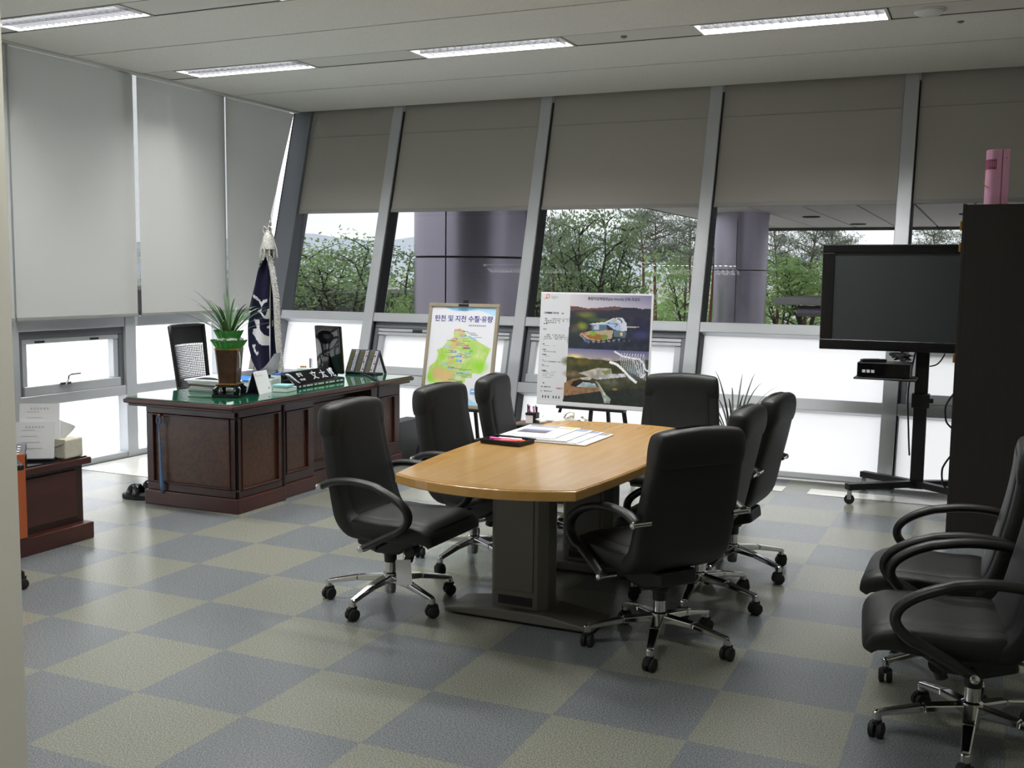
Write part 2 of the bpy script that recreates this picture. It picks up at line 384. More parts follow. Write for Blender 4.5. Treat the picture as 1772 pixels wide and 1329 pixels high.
for n, b in enumerate(HOP):
    x0, x1 = MX[b]+.067, MX[b+1]-.055; z0, z1 = S(.645), S(1.14)
    w = bw_root('window_%d' % (n+1), hop_labels[b])
    m = MB()  # fixed outer frame
    m.box(x0, x1, .05, .13, z1-.055, z1); m.box(x0, x0+.045, .05, .13, z0, z1-.055); m.box(x1-.045, x1, .05, .13, z0, z1-.055)
    m.build('outer_frame', M_alu_dark, w, bev=.004, seg=1)
    a0, a1, c0, c1 = x0+.045, x1-.045, z0+.0, z1-.06
    for q in ((a0, a1, c1-.028, c1), (a0, a1, c1-.062, c1-.034)): MB().box(q[0], q[1], .045, .13, q[2], q[3]).build('sash_top_rail', M_alu, w, bev=.003, seg=1)
    MB().box(a0, a0+.055, .06, .13, c0+.055, c1-.062).build('sash_stile', M_alu, w, bev=.004, seg=1)
    MB().box(a1-.055, a1, .06, .13, c0+.055, c1-.062).build('sash_stile', M_alu, w, bev=.004, seg=1)
    MB().box(a0, a1, .03, .13, c0+.008, c0+.085).build('sash_bottom_rail', M_alu, w, bev=.004, seg=1)
    film(w, a0+.055, a1-.055, .1, c0+.085, c1-.062)
    for q in (.38,): MB().box(a0+q, a0+q+.1, .036, .046, c1-.03, c1-.006).build('latch', M_gasket, w)

# ------------------------------------------------------------------ setting: vertical curtain wall on the left
wl = bpy.data.objects.new('wall_left', None); C.objects.link(wl); tag(wl, 'aluminium and glass curtain wall on the left side', kind='structure')
LM = [-1.88, -.68, .52, 1.72, 2.92, 4.12]
for y in LM: MB().box(XL-.17, XL, y-.06, y+.06, 0, 3.3).build('mullion', M_alu, wl, bev=.004, seg=1)
def yend(z): return YB+.278*z-.02
def lfilm(parent, y0, y1, z0, z1, end):
    a, b = (yend(z0), yend(z1)) if end else (y1, y1)
    MB().add([(XL-.1, y0, z0), (XL-.1, a, z0), (XL-.1, b, z1), (XL-.1, y0, z1)], [(0, 1, 2, 3)]).build('frosted_pane', M_frost, parent, fix=False)
def lquad(x0, x1, y0, y1, z0, z1, name, m, end=False, bev=0):
    mb = MB()
    if not end: mb.box(x0, x1, y0, y1, z0, z1)
    else:
        mb.prism([(y0, z0), (yend(z0), z0), (yend(z1), z1), (y0, z1)], x0, x1, f=lambda a, b, c: (c, a, b))
    return mb.build(name, m, wl, bev=bev, seg=1)
bays = list(zip(LM[:-1], LM[1:]))+[(LM[-1], None)]
for k, (a, b) in enumerate(bays):
    e = b is None; y0 = a+.06; y1 = 0 if e else b-.06
    for z0, z1 in ((1.12, 1.205), (.54, .62), (0, .05)): lquad(XL-.16, XL-.008, y0, y1, z0, z1, 'rail', M_alu, e, .004)
    lquad(XL-.105, XL-.1, y0, y1, 1.205, 3.3, 'glass_pane', M_glass, e)
    lfilm(wl, y0, y1, .05, .54, e)
    if k != 3 and k != 1: lfilm(wl, y0, y1, .62, 1.12, e)
w4 = thing('window_4', 'top-hung frosted window with a lever handle on the left wall', None, kind='structure')
y0, y1, z0, z1 = 1.78, 2.86, .62, 1.12
m = MB(); m.box(XL-.13, XL-.03, y0, y1, z1-.06, z1); m.box(XL-.13, XL-.03, y0, y0+.05, z0, z1-.06); m.box(XL-.13, XL-.03, y1-.05, y1, z0, z1-.06); m.build('outer_frame', M_alu_dark, w4, bev=.004, seg=1)
MB().box(XL-.13, XL-.015, y0+.05, y1-.05, z0+.0, z0+.075).build('sash_bottom_rail', M_alu, w4, bev=.004, seg=1)
MB().box(XL-.13, XL-.035, y0+.05, y1-.05, z1-.1, z1-.06).build('sash_top_rail', M_alu, w4, bev=.004, seg=1)
for a in (y0+.05, y1-.1): MB().box(XL-.13, XL-.04, a, a+.05, z0+.075, z1-.1).build('sash_stile', M_alu, w4, bev=.004, seg=1)
lfilm(w4, y0+.1, y1-.1, z0+.075, z1-.1, False)
for a in (1.95, 2.5): MB().box(XL-.036, XL-.03, a, a+.09, z1-.095, z1-.078).build('latch', M_gasket, w4)
hd = MB().box(XL-.02, XL-.005, 2.16, 2.27, z0+.06, z0+.085).build('handle', M_chrome, w4, bev=.003)
MB().tube([(XL-.01, 2.215, z0+.07), (XL+.02, 2.215, z0+.1), (XL+.025, 2.215, z0+.135), (XL+.025, 2.24, z0+.145), (XL+.02, 2.34, z0+.145)], .008, 8).build('lever', M_chrome, hd, smooth=True)

# ------------------------------------------------------------------ other walls
pt = MB().box(XL, 2.45, -2.42, -2.30, 0, ZC).build('wall_partition', M_wall, bev=.004, seg=1); tag(pt, 'pale plain partition wall end at the left edge of the photo', kind='structure')
wr = MB().box(XR, XR+.1, YF, 5.6, 0, ZC+.1).build('wall_right', M_wall); tag(wr, 'pale right wall behind the dark cabinet', kind='structure')
wf = MB().box(XL-.2, XR+.1, YF-.1, YF, 0, ZC+.1).build('wall_front', M_wall); tag(wf, 'pale wall behind the camera', kind='structure')
wv = MB().box(XL-.1, XL, YF, -2.36, 0, ZC+.1).build('wall_corridor', M_wall); tag(wv, 'pale wall of the passage behind the camera', kind='structure')

# ------------------------------------------------------------------ roller blinds
bl_lab = ['narrow grey roller blind in the corner bay above the flag', 'grey roller blind above the framed map', 'grey roller blind above the architecture board', 'grey roller blind to the left of the television, upper wall', 'grey roller blind behind the pink device at far right']
for b in range(5):
    x0, x1 = MX[b]+(.06 if b else .115), MX[b+1]-.06
    t = thing('roller_blind', bl_lab[b], 'roller blind', (0, YB, 0)); t.rotation_euler = (-LEAN, 0, 0)
    zb = S(2.212); zt = S(3.275)
    MB().grid(lambda u, v: (x0+(x1-x0)*u, .035, zb+(zt-zb)*v), 2, 8).build('fabric', M_blind_shaded, t, fix=False)
    MB().box(x0, x1, .028, .042, zb-.012, zb+.022).build('bottom_bar', M_blindbar, t, bev=.003)
    MB().box(x0, x1, .031, .0345, S(2.985)-.004, S(2.985)+.004).build('seam', M_blindbar, t)
    MB().cyl((x0, .065, S(3.31)), (x1, .065, S(3.31)), .028).build('roller', M_blindbar, t, smooth=True)
bl2 = [(1.74, 2.976, 'wide pale roller blind at the far left beside the partition'), (3.022, 4.118, 'pale roller blind in the middle of the left wall'), (4.158, None, 'pale slant-edged roller blind next to the leaning corner post'), (.54, 1.72, 'pale roller blind hidden behind the partition')]
for y0, y1, lab in bl2:
    t = thing('roller_blind', lab, 'roller blind', (XL+.03, 0, 0))
    def e(z): return y1 if y1 else 4.45+(z-1.2)*.386
    MB().grid(lambda u, v: (0, y0+(e(1.225+1.995*v)-y0)*u, 1.225+1.995*v), 2, 8).build('fabric', M_blind_lit, t, fix=False)
    MB().box(-.008, .008, y0, e(1.21), 1.205, 1.232).build('bottom_bar', M_blindbar, t, bev=.003)
    MB().cyl((-.032, y0, 3.285), (-.032, e(3.0), 3.285), .028).build('roller', M_blindbar, t, smooth=True)

# ------------------------------------------------------------------ conference chairs
def loft(st, n=28, cushion=0., y0=0):
    """st: list of (x, z, half thickness, half width); cross-section a rounded rectangle in (y, normal)"""
    rings = []
    for i, (x, z, h, w) in enumerate(st):
        a = st[max(i-1, 0)]; b = st[min(i+1, len(st)-1)]
        d = Vector((b[0]-a[0], 0, b[1]-a[1])).normalized(); nrm = Vector((-d.z, 0, d.x))
        ring = []
        for j in range(n):
            an = 2*PI*j/n; c, s = math.cos(an), math.sin(an); p = .38
            yy = math.copysign(abs(c)**p, c)*w; hh = math.copysign(abs(s)**p, s)*h
            if cushion and hh > 0 and abs(yy) < .8*w: hh += cushion
            ring.append(Vector((x, y0+yy, z+(.022*(1-(yy/.23)**2)*min(1, max(0, (z-.78)/.14)) if z > .78 else 0)))+nrm*hh)
        rings.append(ring)
    return rings
def smooth_path(pts, k=4):
    out = []; P = [np.array(p, float) for p in pts]
    for i in range(len(P)-1):
        p0, p1, p2, p3 = P[max(i-1, 0)], P[i], P[i+1], P[min(i+2, len(P)-1)]
        for t in np.linspace(0, 1, k, endpoint=False):
            out.append(.5*((2*p1)+(p2-p0)*t+(2*p0-5*p1+4*p2-p3)*t*t+(-p0+3*p1-3*p2+p3)*t**3))
    out.append(P[-1]); return [tuple(p) for p in out]
SEATP = smooth_path([(-.10, .415, .03, .225), (-.05, .413, .05, .245), (.06, .405, .054, .25), (.19, .41, .052, .252), (.28, .412, .046, .25), (.33, .395, .038, .243), (.352, .365, .022, .232)])
BACKP = smooth_path([(.0, .385, .03, .24), (-.07, .402, .045, .247), (-.118, .45, .048, .25), (-.142, .52, .044, .25), (-.165, .62, .042, .247), (-.192, .74, .043, .24), (-.212, .85, .046, .23), (-.218, .92, .045, .222), (-.218, .953, .025, .21)])
BACKP = BACKP[::-1]
me_seat = MB().rings(loft(SEATP, cushion=.0)).mesh('seat', M_leather, smooth=50)
me_back = MB().rings(loft(BACKP, cushion=.0)).mesh('backrest', M_leather, smooth=50)
# cushion panels seen as a raised inner panel with seams
me_bpad = MB().rings(loft([(p[0]+.018, p[1], p[2]*.82, p[3]*.78) for p in BACKP[4:-8]])).mesh('back_cushion', M_leather, smooth=50)
me_spad = MB().rings(loft([(p[0], p[1]+.012, p[2]*.9, p[3]*.8) for p in SEATP[3:-4]])).mesh('seat_cushion', M_leather, smooth=50)
HEADP = smooth_path([(-.222, .968, .02, .205), (-.222, .955, .045, .222), (-.221, .92, .055, .23), (-.217, .87, .055, .234), (-.212, .835, .048, .234)])
me_head = MB().rings(loft(HEADP)).mesh('headrest', M_leather, smooth=50)
ARMP = smooth_path([(-.2, .605, 0), (-.13, .632, 0), (-.02, .640, 0), (.10, .625, 0), (.20, .588, 0), (.262, .54, 0), (.272, .49, 0), (.235, .445, 0), (.16, .405, 0), (.03, .337, 0)])
def arm_mesh(sd):
    return MB().tube([(x, sd*(.278+(.012 if .35 < i/len(ARMP) < .8 else 0)), z) for i, (x, z, _) in enumerate(ARMP)], .021, 10, flat=((0, 1, 0), 1.25, .85)).mesh('armrest', M_plastic, smooth='all')
def bolt(sd, x, z):
    return MB().tube([(x, sd*.215, z), (x, sd*.300, z), (x, sd*.302, z), (x, sd*.308, z), (x, sd*.314, z)], [.0115, .0115, .0155, .0155, .008], 12).mesh('bolt', M_chrome, smooth=True)
me_arm = {s: arm_mesh(s) for s in (-1, 1)}; me_bolt = {(s, k): bolt(s, *p) for s in (-1, 1) for k, p in enumerate(((-.2, .605), (.03, .337)))}
me_mech = MB().prism([(-.13, .30), (-.02, .265), (.1, .27), (.2, .335), (.2, .362), (-.12, .362)], -.1, .1, f=lambda x, z, y: (x, y, z)).mesh('tilt_mechanism', M_plastic, bev=.012)
me_knob = MB().cyl((.12, -.03, .275), (.12, .03, .275), .03).cyl((.12, 0, .275), (.1, 0, .22), .022).mesh('tension_knob', M_plastic, smooth=True)
me_lever = MB().tube([(.05, -.09, .33), (.05, -.2, .325), (.07, -.24, .322)], .006, 8).mesh('lift_lever', M_plastic, smooth=True)
me_sleeve = MB().lathe([(.045, .262), (.045, .25), (.032, .245), (.03, .205)], 18).mesh('column_sleeve', M_plastic, smooth=True)
me_col = MB().lathe([(.026, .21), (.026, .155), (.036, .15), (.036, .105), (.03, .1), (.026, .055), (.022, .05)], 20).mesh('gas_column', M_chrome, smooth=True)
RB = .315
me_spoke = MB().bar((.02, 0, .128), (.16, 0, .118), .05, .034, w2=.042, h2=.026).bar((.16, 0, .118), (RB, 0, .088), .042, .026, w2=.03, h2=.02).cyl((RB-.003, 0, .094), (RB-.003, 0, .06), .0155, n=12).mesh('base_arm', M_chrome, bev=.006)
mc = MB()
for s in (-1, 1): mc.tube([(0, s*.004, .028), (0, s*.006, .028), (0, s*.022, .028), (0, s*.026, .028)], [.02, .028, .028, .02], 18)
mc.tube([(-.027, 0, .03), (-.02, 0, .052), (0, 0, .062), (.02, 0, .054)], [.01, .013, .014, .01], 8)
me_caster = mc.mesh('caster', M_rubber, smooth=True)
CH = {}
def conference_chair(x, y, th, base_deg, label, group, tagged=False):
    t = thing('conference_chair', label, 'chair', (x, y, 0), th, group)
    link('seat', me_seat, t); link('seat_cushion', me_spad, t); bk = link('backrest', me_back, t); link('headrest', me_head, bk); link('back_cushion', me_bpad, bk)
    for s in (-1, 1): a = link('armrest', me_arm[s], t); link('bolt', me_bolt[(s, 0)], a); link('bolt', me_bolt[(s, 1)], a)
    link('tilt_mechanism', me_mech, t); link('tension_knob', me_knob, t); link('lift_lever', me_lever, t)
    link('column_sleeve', me_sleeve, t); link('gas_column', me_col, t)
    for k in range(5):
        a = R(base_deg+72*k)-th
        link('base_arm', me_spoke, t, rz=a)
        link('caster', me_caster, t, ((RB-.003)*math.cos(a), (RB-.003)*math.sin(a), 0), a+1.1+k*1.7)
    if tagged:
        pt = MB().box(-.001, .001, -.036, .036, -.125, 0).build('paper_tag', M_white, t); pt.location = (.15, -.13, .262); pt.rotation_euler = (.05, .12, -1.15)
        MB().tube([(.15, -.13, .262), (.13, -.09, .3)], .0015, 5).build('tag_string', M_white, t)
    return t
G1 = 'black conference chairs around the wooden table'
conference_chair(1.79, .38, -.02, 195, 'black leather conference chair at near left of table, white paper tag under seat', G1, True)
conference_chair(1.82, 1.22, -.08, 262, 'black leather conference chair in the middle of the left table side', G1)
conference_chair(1.84, 1.90, .12, 210, 'black leather conference chair at far left of table, partly before framed map', G1)
conference_chair(2.66, 2.33, -1.40, 100, 'black leather conference chair at the far end of table, facing the camera', G1)
conference_chair(3.14, .375, 2.52, 208, 'black leather conference chair at near right of table, back turned to camera', G1)
conference_chair(3.13, 1.07, 3.12, -15, 'black leather conference chair in the middle of the right table side', G1)
conference_chair(3.16, 1.70, 3.08, -28, 'black leather conference chair at far right of table, tall against white window', G1)
G2 = 'black conference chairs by the right edge'
conference_chair(4.39, -.09, 3.25, 196, 'black leather conference chair nearest the camera at lower right', G2)
conference_chair(4.33, .55, 3.14, 214, 'black leather conference chair by the dark cabinet, behind the nearest one', G2)

# ------------------------------------------------------------------ conference table
def table_outline(off=0.):
    cx, yn, yf, he = 2.5, -.075, 1.80, .415-off; out = []
    yn += off; yf -= off
    for k in range(13): u = -1+2*k/12; out.append((cx+he*u, yn-.12*(1-u*u)))
    for k in range(1, 16): v = k/16; out.append((cx+he+.075*(1-(2*v-1)**2), yn+(yf-yn)*v))
    for k in range(13): u = 1-2*k/12; out.append((cx+he*u, yf+.09*(1-u*u)))
    for k in range(1, 16): v = 1-k/16; out.append((cx-he-.075*(1-(2*v-1)**2), yn+(yf-yn)*v))
    return out
t = thing('conference_table', 'boat-shaped light wood conference table on two dark grey pedestals', 'table', (0, 0, 0))
tp = MB().prism(table_outline(), .697, .739).build('tabletop', M_oak_edge, t, bev=.006, seg=2)
o1, o2 = table_outline(.0065), table_outline(.075); n = len(o1); rg = MB()
rg.add([(x, y, .741) for x, y in o1]+[(x, y, .741) for x, y in o2]+[(x, y, .7385) for x, y in o1], [(i, (i+1) % n, n+(i+1) % n, n+i) for i in range(n)]+[(2*n+i, 2*n+(i+1) % n, (i+1) % n, i) for i in range(n)])
rg.build('border_band', M_oak_edge, tp)
MB().add([(x, y, .741) for x, y in o2], [tuple(range(n))]).build('veneer_field', M_oak, tp, fix=False)
for y in (.40, 1.30):
    pd = MB().prism([(2.315, y+.02), (2.335, y), (2.555, y), (2.6, y+.03), (2.615, y+.075), (2.6, y+.12), (2.555, y+.15), (2.335, y+.15), (2.315, y+.13)], .05, .69).build('pedestal', M_steel_dark, t, bev=.004, seg=1)
    MB().box(2.36, 2.53, y-.004, y, .075, .115).build('cable_cutout', M_dark, pd)
    MB().box(2.34, 2.535, y-.005, y, .14, .665).build('cover_plate', M_steel_dark, pd, bev=.003, seg=1)
    MB().prism([(2.10, .012), (2.84, .012), (2.84, .03), (2.6, .062), (2.34, .062), (2.10, .03)], y-.05, y+.2, f=lambda a, b, c: (a, c, b)).build('foot', M_steel_dark, t, bev=.008)
    for xx in (2.16, 2.78): MB().lathe([(.02, 0), (.02, .012)], 12, xx, y+.075).build('glide', M_rubber, t)
    MB().box(2.2, 2.8, y+.03, y+.12, .67, .697).build('top_bracket', M_steel_dark, t)
MB().box(2.42, 2.5, .55, 1.3, .6, .68).build('cable_tray', M_steel_dark, t)

# newspapers and pen tray on the table
def fill(img, poly, col, a=1.):
    h, w = img.shape[:2]; yy, xx = np.mgrid[0:h, 0:w]; px = (xx+.5)/w; py = (yy+.5)/h
    ins = np.zeros((h, w), bool); n = len(poly)
    for i in range(n):
        x1, y1 = poly[i]; x2, y2 = poly[(i+1) % n]
        if y1 == y2: continue
        c = ((y1 > py) != (y2 > py)) & (px < (x2-x1)*(py-y1)/(y2-y1)+x1); ins ^= c
    img[ins] = img[ins]*(1-a)+np.array(col)*a
def rect(img, x0, y0, x1, y1, col, a=1.): fill(img, [(x0, y0), (x1, y0), (x1, y1), (x0, y1)], col, a)
def textlines(img, x0, x1, y0, n, dy, col, hgt=.35, dens=.75, seed=0):
    g = np.random.default_rng(seed); h, w = img.shape[:2]
    for k in range(n):
        yy = y0+k*dy; x = x0; e = x1-(g.random()*.35*(x1-x0) if k == n-1 else 0)
        while x < e:
            l = (.5+g.random()*1.2)/w*2
            if g.random() < dens: rect(img, x, yy, min(x+l, e), yy+dy*hgt, col, .55+.4*g.random())
            x += l*1.25
def newspaper(x, y, rz, z, seed, label, accent, photo):
    W_, H_ = .30, .42
    t = thing('newspaper', label, 'newspaper', (x, y, z), rz, 'newspapers on the conference table')
    MB().box(-W_/2, W_/2, -H_/2, H_/2, 0, .0045).build('folded_pages', M_white, t, bev=.001, seg=1)
    img = np.full((72, 54, 3), 224.); img[:] += np.array([0, 1, 4])
    rect(img, .06, .03, .62, .09, (60, 60, 80)); rect(img, .74, .03, .95, .10, accent); rect(img, .06, .13, .94, .17, (50, 50, 55), .8)
    if photo: rect(img, .12, .34, .66, .66, (112, 112, 132)); rect(img, .12, .34, .66, .42, (150, 165, 205)); fill(img, [(.12, .66), (.2, .5), (.4, .58), (.66, .45), (.66, .66)], (84, 74, 82))
    textlines(img, .06, .45, .72, 10, .024, (90, 90, 95), seed=seed); textlines(img, .52, .95, .72, 10, .024, (90, 90, 95), seed=seed+1); textlines(img, .7, .95, .22, 18, .024, (100, 100, 105), seed=seed+2); textlines(img, .06, .66, .22, 4, .026, (90, 90, 95), seed=seed+3)
    paint('front_page', img, lambda u, v: (-W_/2+W_*u, H_/2-H_*v, .0049), t)
newspaper(2.415, 1.19, -.02, 0.7429, 1, 'lowest newspaper of the fan, at its right end', (90, 90, 110), False)
newspaper(2.36, 1.2, .0, 0.7479, 5, 'third newspaper of the fan with a dark masthead mark', (70, 80, 150), False)
newspaper(2.30, 1.2, .01, 0.7529, 9, 'second newspaper of the fan with a blue masthead square', (60, 110, 190), False)
newspaper(2.22, 1.22, .02, 0.7579, 13, 'topmost newspaper of the fan with large photo and yellow square', (205, 200, 60), True)
t = thing('pen_tray', 'shallow black pen tray on the conference table beside the newspapers', 'tray', (2.175, .885, .743), -.12)
m = MB(); m.box(-.115, .115, -.075, .075, 0, .004); m.box(-.115, .115, -.075, -.071, .004, .022); m.box(-.115, .115, .071, .075, .004, .022); m.box(-.115, -.111, -.071, .071, .004, .022); m.box(.111, .115, -.071, .071, .004, .022)
m.build('tray_body', M_plastic, t); m = MB(); m.box(-.122, .122, -.083, -.075, .018, .023); m.box(-.122, .122, .075, .083, .018, .023); m.build('rim', M_plastic, t)
for k, (mm, lab, yy, xx) in enumerate(((M_pinkpen, 'bright pink highlighter pen lying in the black tray', .01, -.045), (M_white, 'white marker pen lying in the black tray', .03, .0), (M_orangepen, 'orange highlighter pen lying in the black tray', -.012, .035), (M_redpen, 'red pen lying in the black tray', -.04, .01))):
    p = thing('pen', lab, 'pen', (2.175+xx, .885+yy, .758), -.12+.1*k)
    MB().cyl((-.06, 0, 0), (.035, 0, 0), .0085, n=10).build('barrel', mm, p, smooth=True); MB().tube([(.035, 0, 0), (.065, 0, 0), (.07, 0, 0)], [.009, .009, .004], 10).build('cap', mm, p, smooth=True)

# ------------------------------------------------------------------ executive desk
def framed(parent, axis, c, a0, a1, z0, z1, dirn, st=.05):
    """frame-and-panel face. axis 'x': face at x=c facing +x over y a0..a1 ; axis 'y': face at y=c facing -y over x a0..a1"""
    def bx(m, p0, p1, q0, q1, d0, d1):
        if axis == 'x': m.box(c+d0, c+d1, p0, p1, q0, q1)
        else: m.box(p0, p1, c-d1, c-d0, q0, q1)
        return m
    m = MB(); bx(m, a0, a1, z1-st, z1, 0, .018); bx(m, a0, a1, z0, z0+st, 0, .018); bx(m, a0, a0+st, z0+st, z1-st, 0, .018); bx(m, a1-st, a1, z0+st, z1-st, 0, .018)
    m.build('panel_frame', M_mahog, parent, bev=.004, seg=1)
    b0, b1, y0, y1 = a0+st, a1-st, z0+st, z1-st; m = MB(); e = .012
    bx(m, b0, b1, y1-e, y1, 0, .026); bx(m, b0, b1, y0, y0+e, 0, .026); bx(m, b0, b0+e, y0+e, y1-e, 0, .026); bx(m, b1-e, b1, y0+e, y1-e, 0, .026)
    m.build('moulding', M_mahog_red, parent, bev=.003, seg=1)
    bx(MB(), b0+e, b1-e, y0+e, y1-e, 0, .006).build('burl_panel', M_burl, parent)
D = thing('executive_desk', 'large dark mahogany executive desk with burl panels and green glass top', 'desk', (0, 0, 0))
MB().box(-.93, 0, 1.42, 3.75, .705, .735).build('desk_top', M_mahog_red, D, bev=.01, seg=3)
MB().box(-.905, -.025, 1.445, 3.725, .685, .705).build('top_moulding', M_mahog, D, bev=.006)
MB().box(-.915, -.015, 1.435, 3.735, .7355, .744, 0).build('glass_sheet', M_deskglass, D, bev=.002, seg=1)
pl = MB().box(-.85, -.098, 1.568, 2.05, .1, .685).build('left_pedestal', M_mahog, D)
framed(pl, 'x', -.098, 1.55, 2.05, .1, .685, 1); framed(pl, 'y', 1.568, -.85, -.08, .1, .685, 1, .055)
MB().box(-.865, -.065, 1.535, 2.06, 0, .1).build('plinth', M_mahog_red, pl, bev=.006)
pm = MB().box(-.5, -.135, 2.05, 2.47, .1, .685).build('centre_pedestal', M_mahog, D)
framed(pm, 'x', -.135, 2.06, 2.47, .1, .685, 1, .07); MB().box(-.5, -.1, 2.06, 2.48, 0, .1).build('plinth', M_mahog_red, pm, bev=.006)
mp = MB().box(-.27, -.24, 2.47, 3.2, .1, .685).build('modesty_panel', M_mahog, D)
framed(mp, 'x', -.24, 2.47, 3.02, .1, .685, 1, .07); MB().box(-.29, -.205, 2.48, 3.2, 0, .1).build('plinth', M_mahog_red, mp, bev=.006)
pr = MB().box(-.85, -.098, 3.2, 3.65, .1, .685).build('right_pedestal', M_mahog, D)
framed(pr, 'x', -.098, 3.2, 3.65, .1, .685, 1, .09); MB().box(-.865, -.065, 3.19, 3.66, 0, .1).build('plinth', M_mahog_red, pr, bev=.006)
MB().box(-.09, -.07, 2.045, 2.06, .1, .7).build('joint_strip', M_gasket, D)
cb = MB().tube(smooth_path([(-.45, 3.62, .748), (-.3, 3.5, .749), (-.15, 3.33, .750), (-.04, 3.22, .75), (.006, 3.17, .745), (.012, 3.16, .70), (.004, 3.155, .55), (-.02, 3.15, .4), (-.03, 3.13, .2), (-.04, 3.1, .012), (-.02, 3.2, .008)]), .009, 8).build('desk_cable', M_rubber, None, smooth=True)
tag(cb, 'black cable running over the desk front edge to the floor', 'cable')

ZD = .7445
# plant in a footed pot
t = thing('potted_orchid', 'grassy green potted plant in brown square pot on black carved stand', 'plant', (-.335, 1.80, ZD), .35)
sd = MB(); sd.box(-.095, .095, -.095, .095, 0, .022); sd.box(-.075, .075, -.075, .075, .068, .085); sd.build('pot_stand', M_gloss_black, t, bev=.004)
for sx in (-1, 1):
    for sy_ in (-1, 1): MB().tube([(sx*.06, sy_*.06, .022), (sx*.072, sy_*.072, .035), (sx*.075, sy_*.075, .05), (sx*.062, sy_*.062, .068)], [.014, .022, .022, .016], 8).build('stand_foot', M_gloss_black, t, smooth=True)
def sq(r, z, c=.22):
    return [(r, r*c, z), (r*c, r, z), (-r*c, r, z), (-r, r*c, z), (-r, -r*c, z), (-r*c, -r, z), (r*c, -r, z), (r, -r*c, z)] if False else [(r, r-.012, z), (r-.012, r, z), (-r+.012, r, z), (-r, r-.012, z), (-r, -r+.012, z), (-r+.012, -r, z), (r-.012, -r, z), (r, -r+.012, z)]
MB().rings([sq(.060, .09), sq(.062, .12), sq(.072, .25), sq(.078, .325), sq(.078, .33)]).build('pot', M_brown_pot, t)
MB().rings([sq(.066, .086), sq(.066, .094)]).build('gold_band', M_gold, t); MB().rings([sq(.081, .322), sq(.081, .332)]).build('gold_band', M_gold, t)
def ruffle(r0, r1, z0, z1, k, amp, name):
    m = MB(); m.grid(lambda u, v: ((r0+(r1-r0)*v+amp*v*math.sin(k*u*2*PI))*math.cos(u*2*PI), (r0+(r1-r0)*v+amp*v*math.sin(k*u*2*PI))*math.sin(u*2*PI), z0+(z1-z0)*v+amp*.6*v*math.cos(k*u*2*PI)), 96, 4)
    return m.build(name, M_green_wrap, t, smooth='all', fix=False)
ruffle(.085, .118, .325, .385, 17, .008, 'paper_ruffle'); ruffle(.06, .092, .37, .45, 13, .009, 'paper_ruffle'); 
m = MB()
for k in range(26):
    a = rng.random()*2*PI; r = .06+.03*rng.random(); m.box(-.014, .014, -.009, .009, -.006, .006, mx=Matrix.Translation((r*math.cos(a), r*math.sin(a), .392)) @ Matrix.Rotation(a*3, 4, 'Z') @ Matrix.Rotation(.6*rng.standard_normal(), 4, 'X'))
tag(m.build('white_gravel', M_white, t), kind='stuff')
MB().tube(smooth_path([(.079, -.03, .31), (.085, -.03, .27), (.083, -.028, .2)]), .004, 6).build('tassel', M_palegreen, t, smooth=True)
def blade_mesh(a, ln, lift, w, base, droop):
    m = MB(); pts = []
    for i in range(9):
        s = i/8; r = .015+ln*(s*math.cos(lift)+droop*s*s*.5); z = base+ln*(s*math.sin(lift)-droop*s*s*s*.55); pts.append((r, z, w*(1-s)**.6*(.55+.9*s if s < .5 else 1)))
    ca, sa = math.cos(a), math.sin(a)
    for i, (r, z, ww) in enumerate(pts):
        for sd_ in (-1, 0, 1): m.v.append((r*ca-sd_*ww*sa, r*sa+sd_*ww*ca, z+abs(sd_)*ww*.35))
    for i in range(8):
        for q in (0, 1): m.f.append((i*3+q, i*3+q+1, i*3+q+4, i*3+q+3)); m.mi.append(0)
    return m
for k in range(34):
    a = k*2.399+rng.normal()*.2; lift = R(80-45*(k/34)+rng.normal()*8)
    blade_mesh(a, .31+.13*rng.random(), lift, .0125, .40, .25+.45*rng.random()).build('leaf', M_green_leaf, t, smooth='all', fix=False)

# papers, folders, calendar, boxes on the desk
t = thing('document_pile', 'untidy pile of white documents on the desk beside the plant', 'papers', (-.66, 2.03, ZD), .12)
for k in range(7):
    MB().box(-.15, .15, -.105, .105, 0, .012).build('document', (M_white, M_palegreen, M_white, mat('kraft', (120, 100, 80), .7), M_white, M_white, M_white)[k], t, bev=.002, seg=1).matrix_local = Matrix.Translation((rng.normal()*.012, rng.normal()*.012, k*.0122)) @ Matrix.Rotation(rng.normal()*.09, 4, 'Z')
def sheet(u, v): x = -.13+.3*u; return (x, -.1+.2*v, .0925+.012*math.sin(u*PI)*(1+.5*v)-.045*max(0, u-.62)**1.3*2)
MB().grid(sheet, 12, 4).build('curling_sheet', M_white, t, smooth='all', fix=False)
t = thing('folder', 'bright blue folder lying behind the plant on the desk', 'folder', (-.74, 2.45, ZD), .2)
MB().prism([(-.16, 0), (.16, 0), (.16, .035), (-.16, .05)], -.12, .12, f=lambda a, b, c: (a, c, b)).build('folder_pages', M_white, t)
MB().prism([(-.165, .05), (.165, .035), (.165, .044), (-.165, .06)], -.125, .125, f=lambda a, b, c: (a, c, b)).build('folder_cover', M_blue, t)
t = thing('folder', 'deep blue folder behind the desk calendar', 'folder', (-.56, 2.86, ZD), -.1)
MB().box(-.12, .12, -.15, .15, 0, .06).build('folder_pages', M_white, t, bev=.003); MB().box(-.123, .123, -.153, .153, .06, .066).build('folder_cover', mat('deep_blue', (30, 80, 170), .45), t)
t = thing('loose_papers', 'fanned loose white sheets standing behind the desk calendar', 'papers', (-.48, 2.38, ZD), .3)
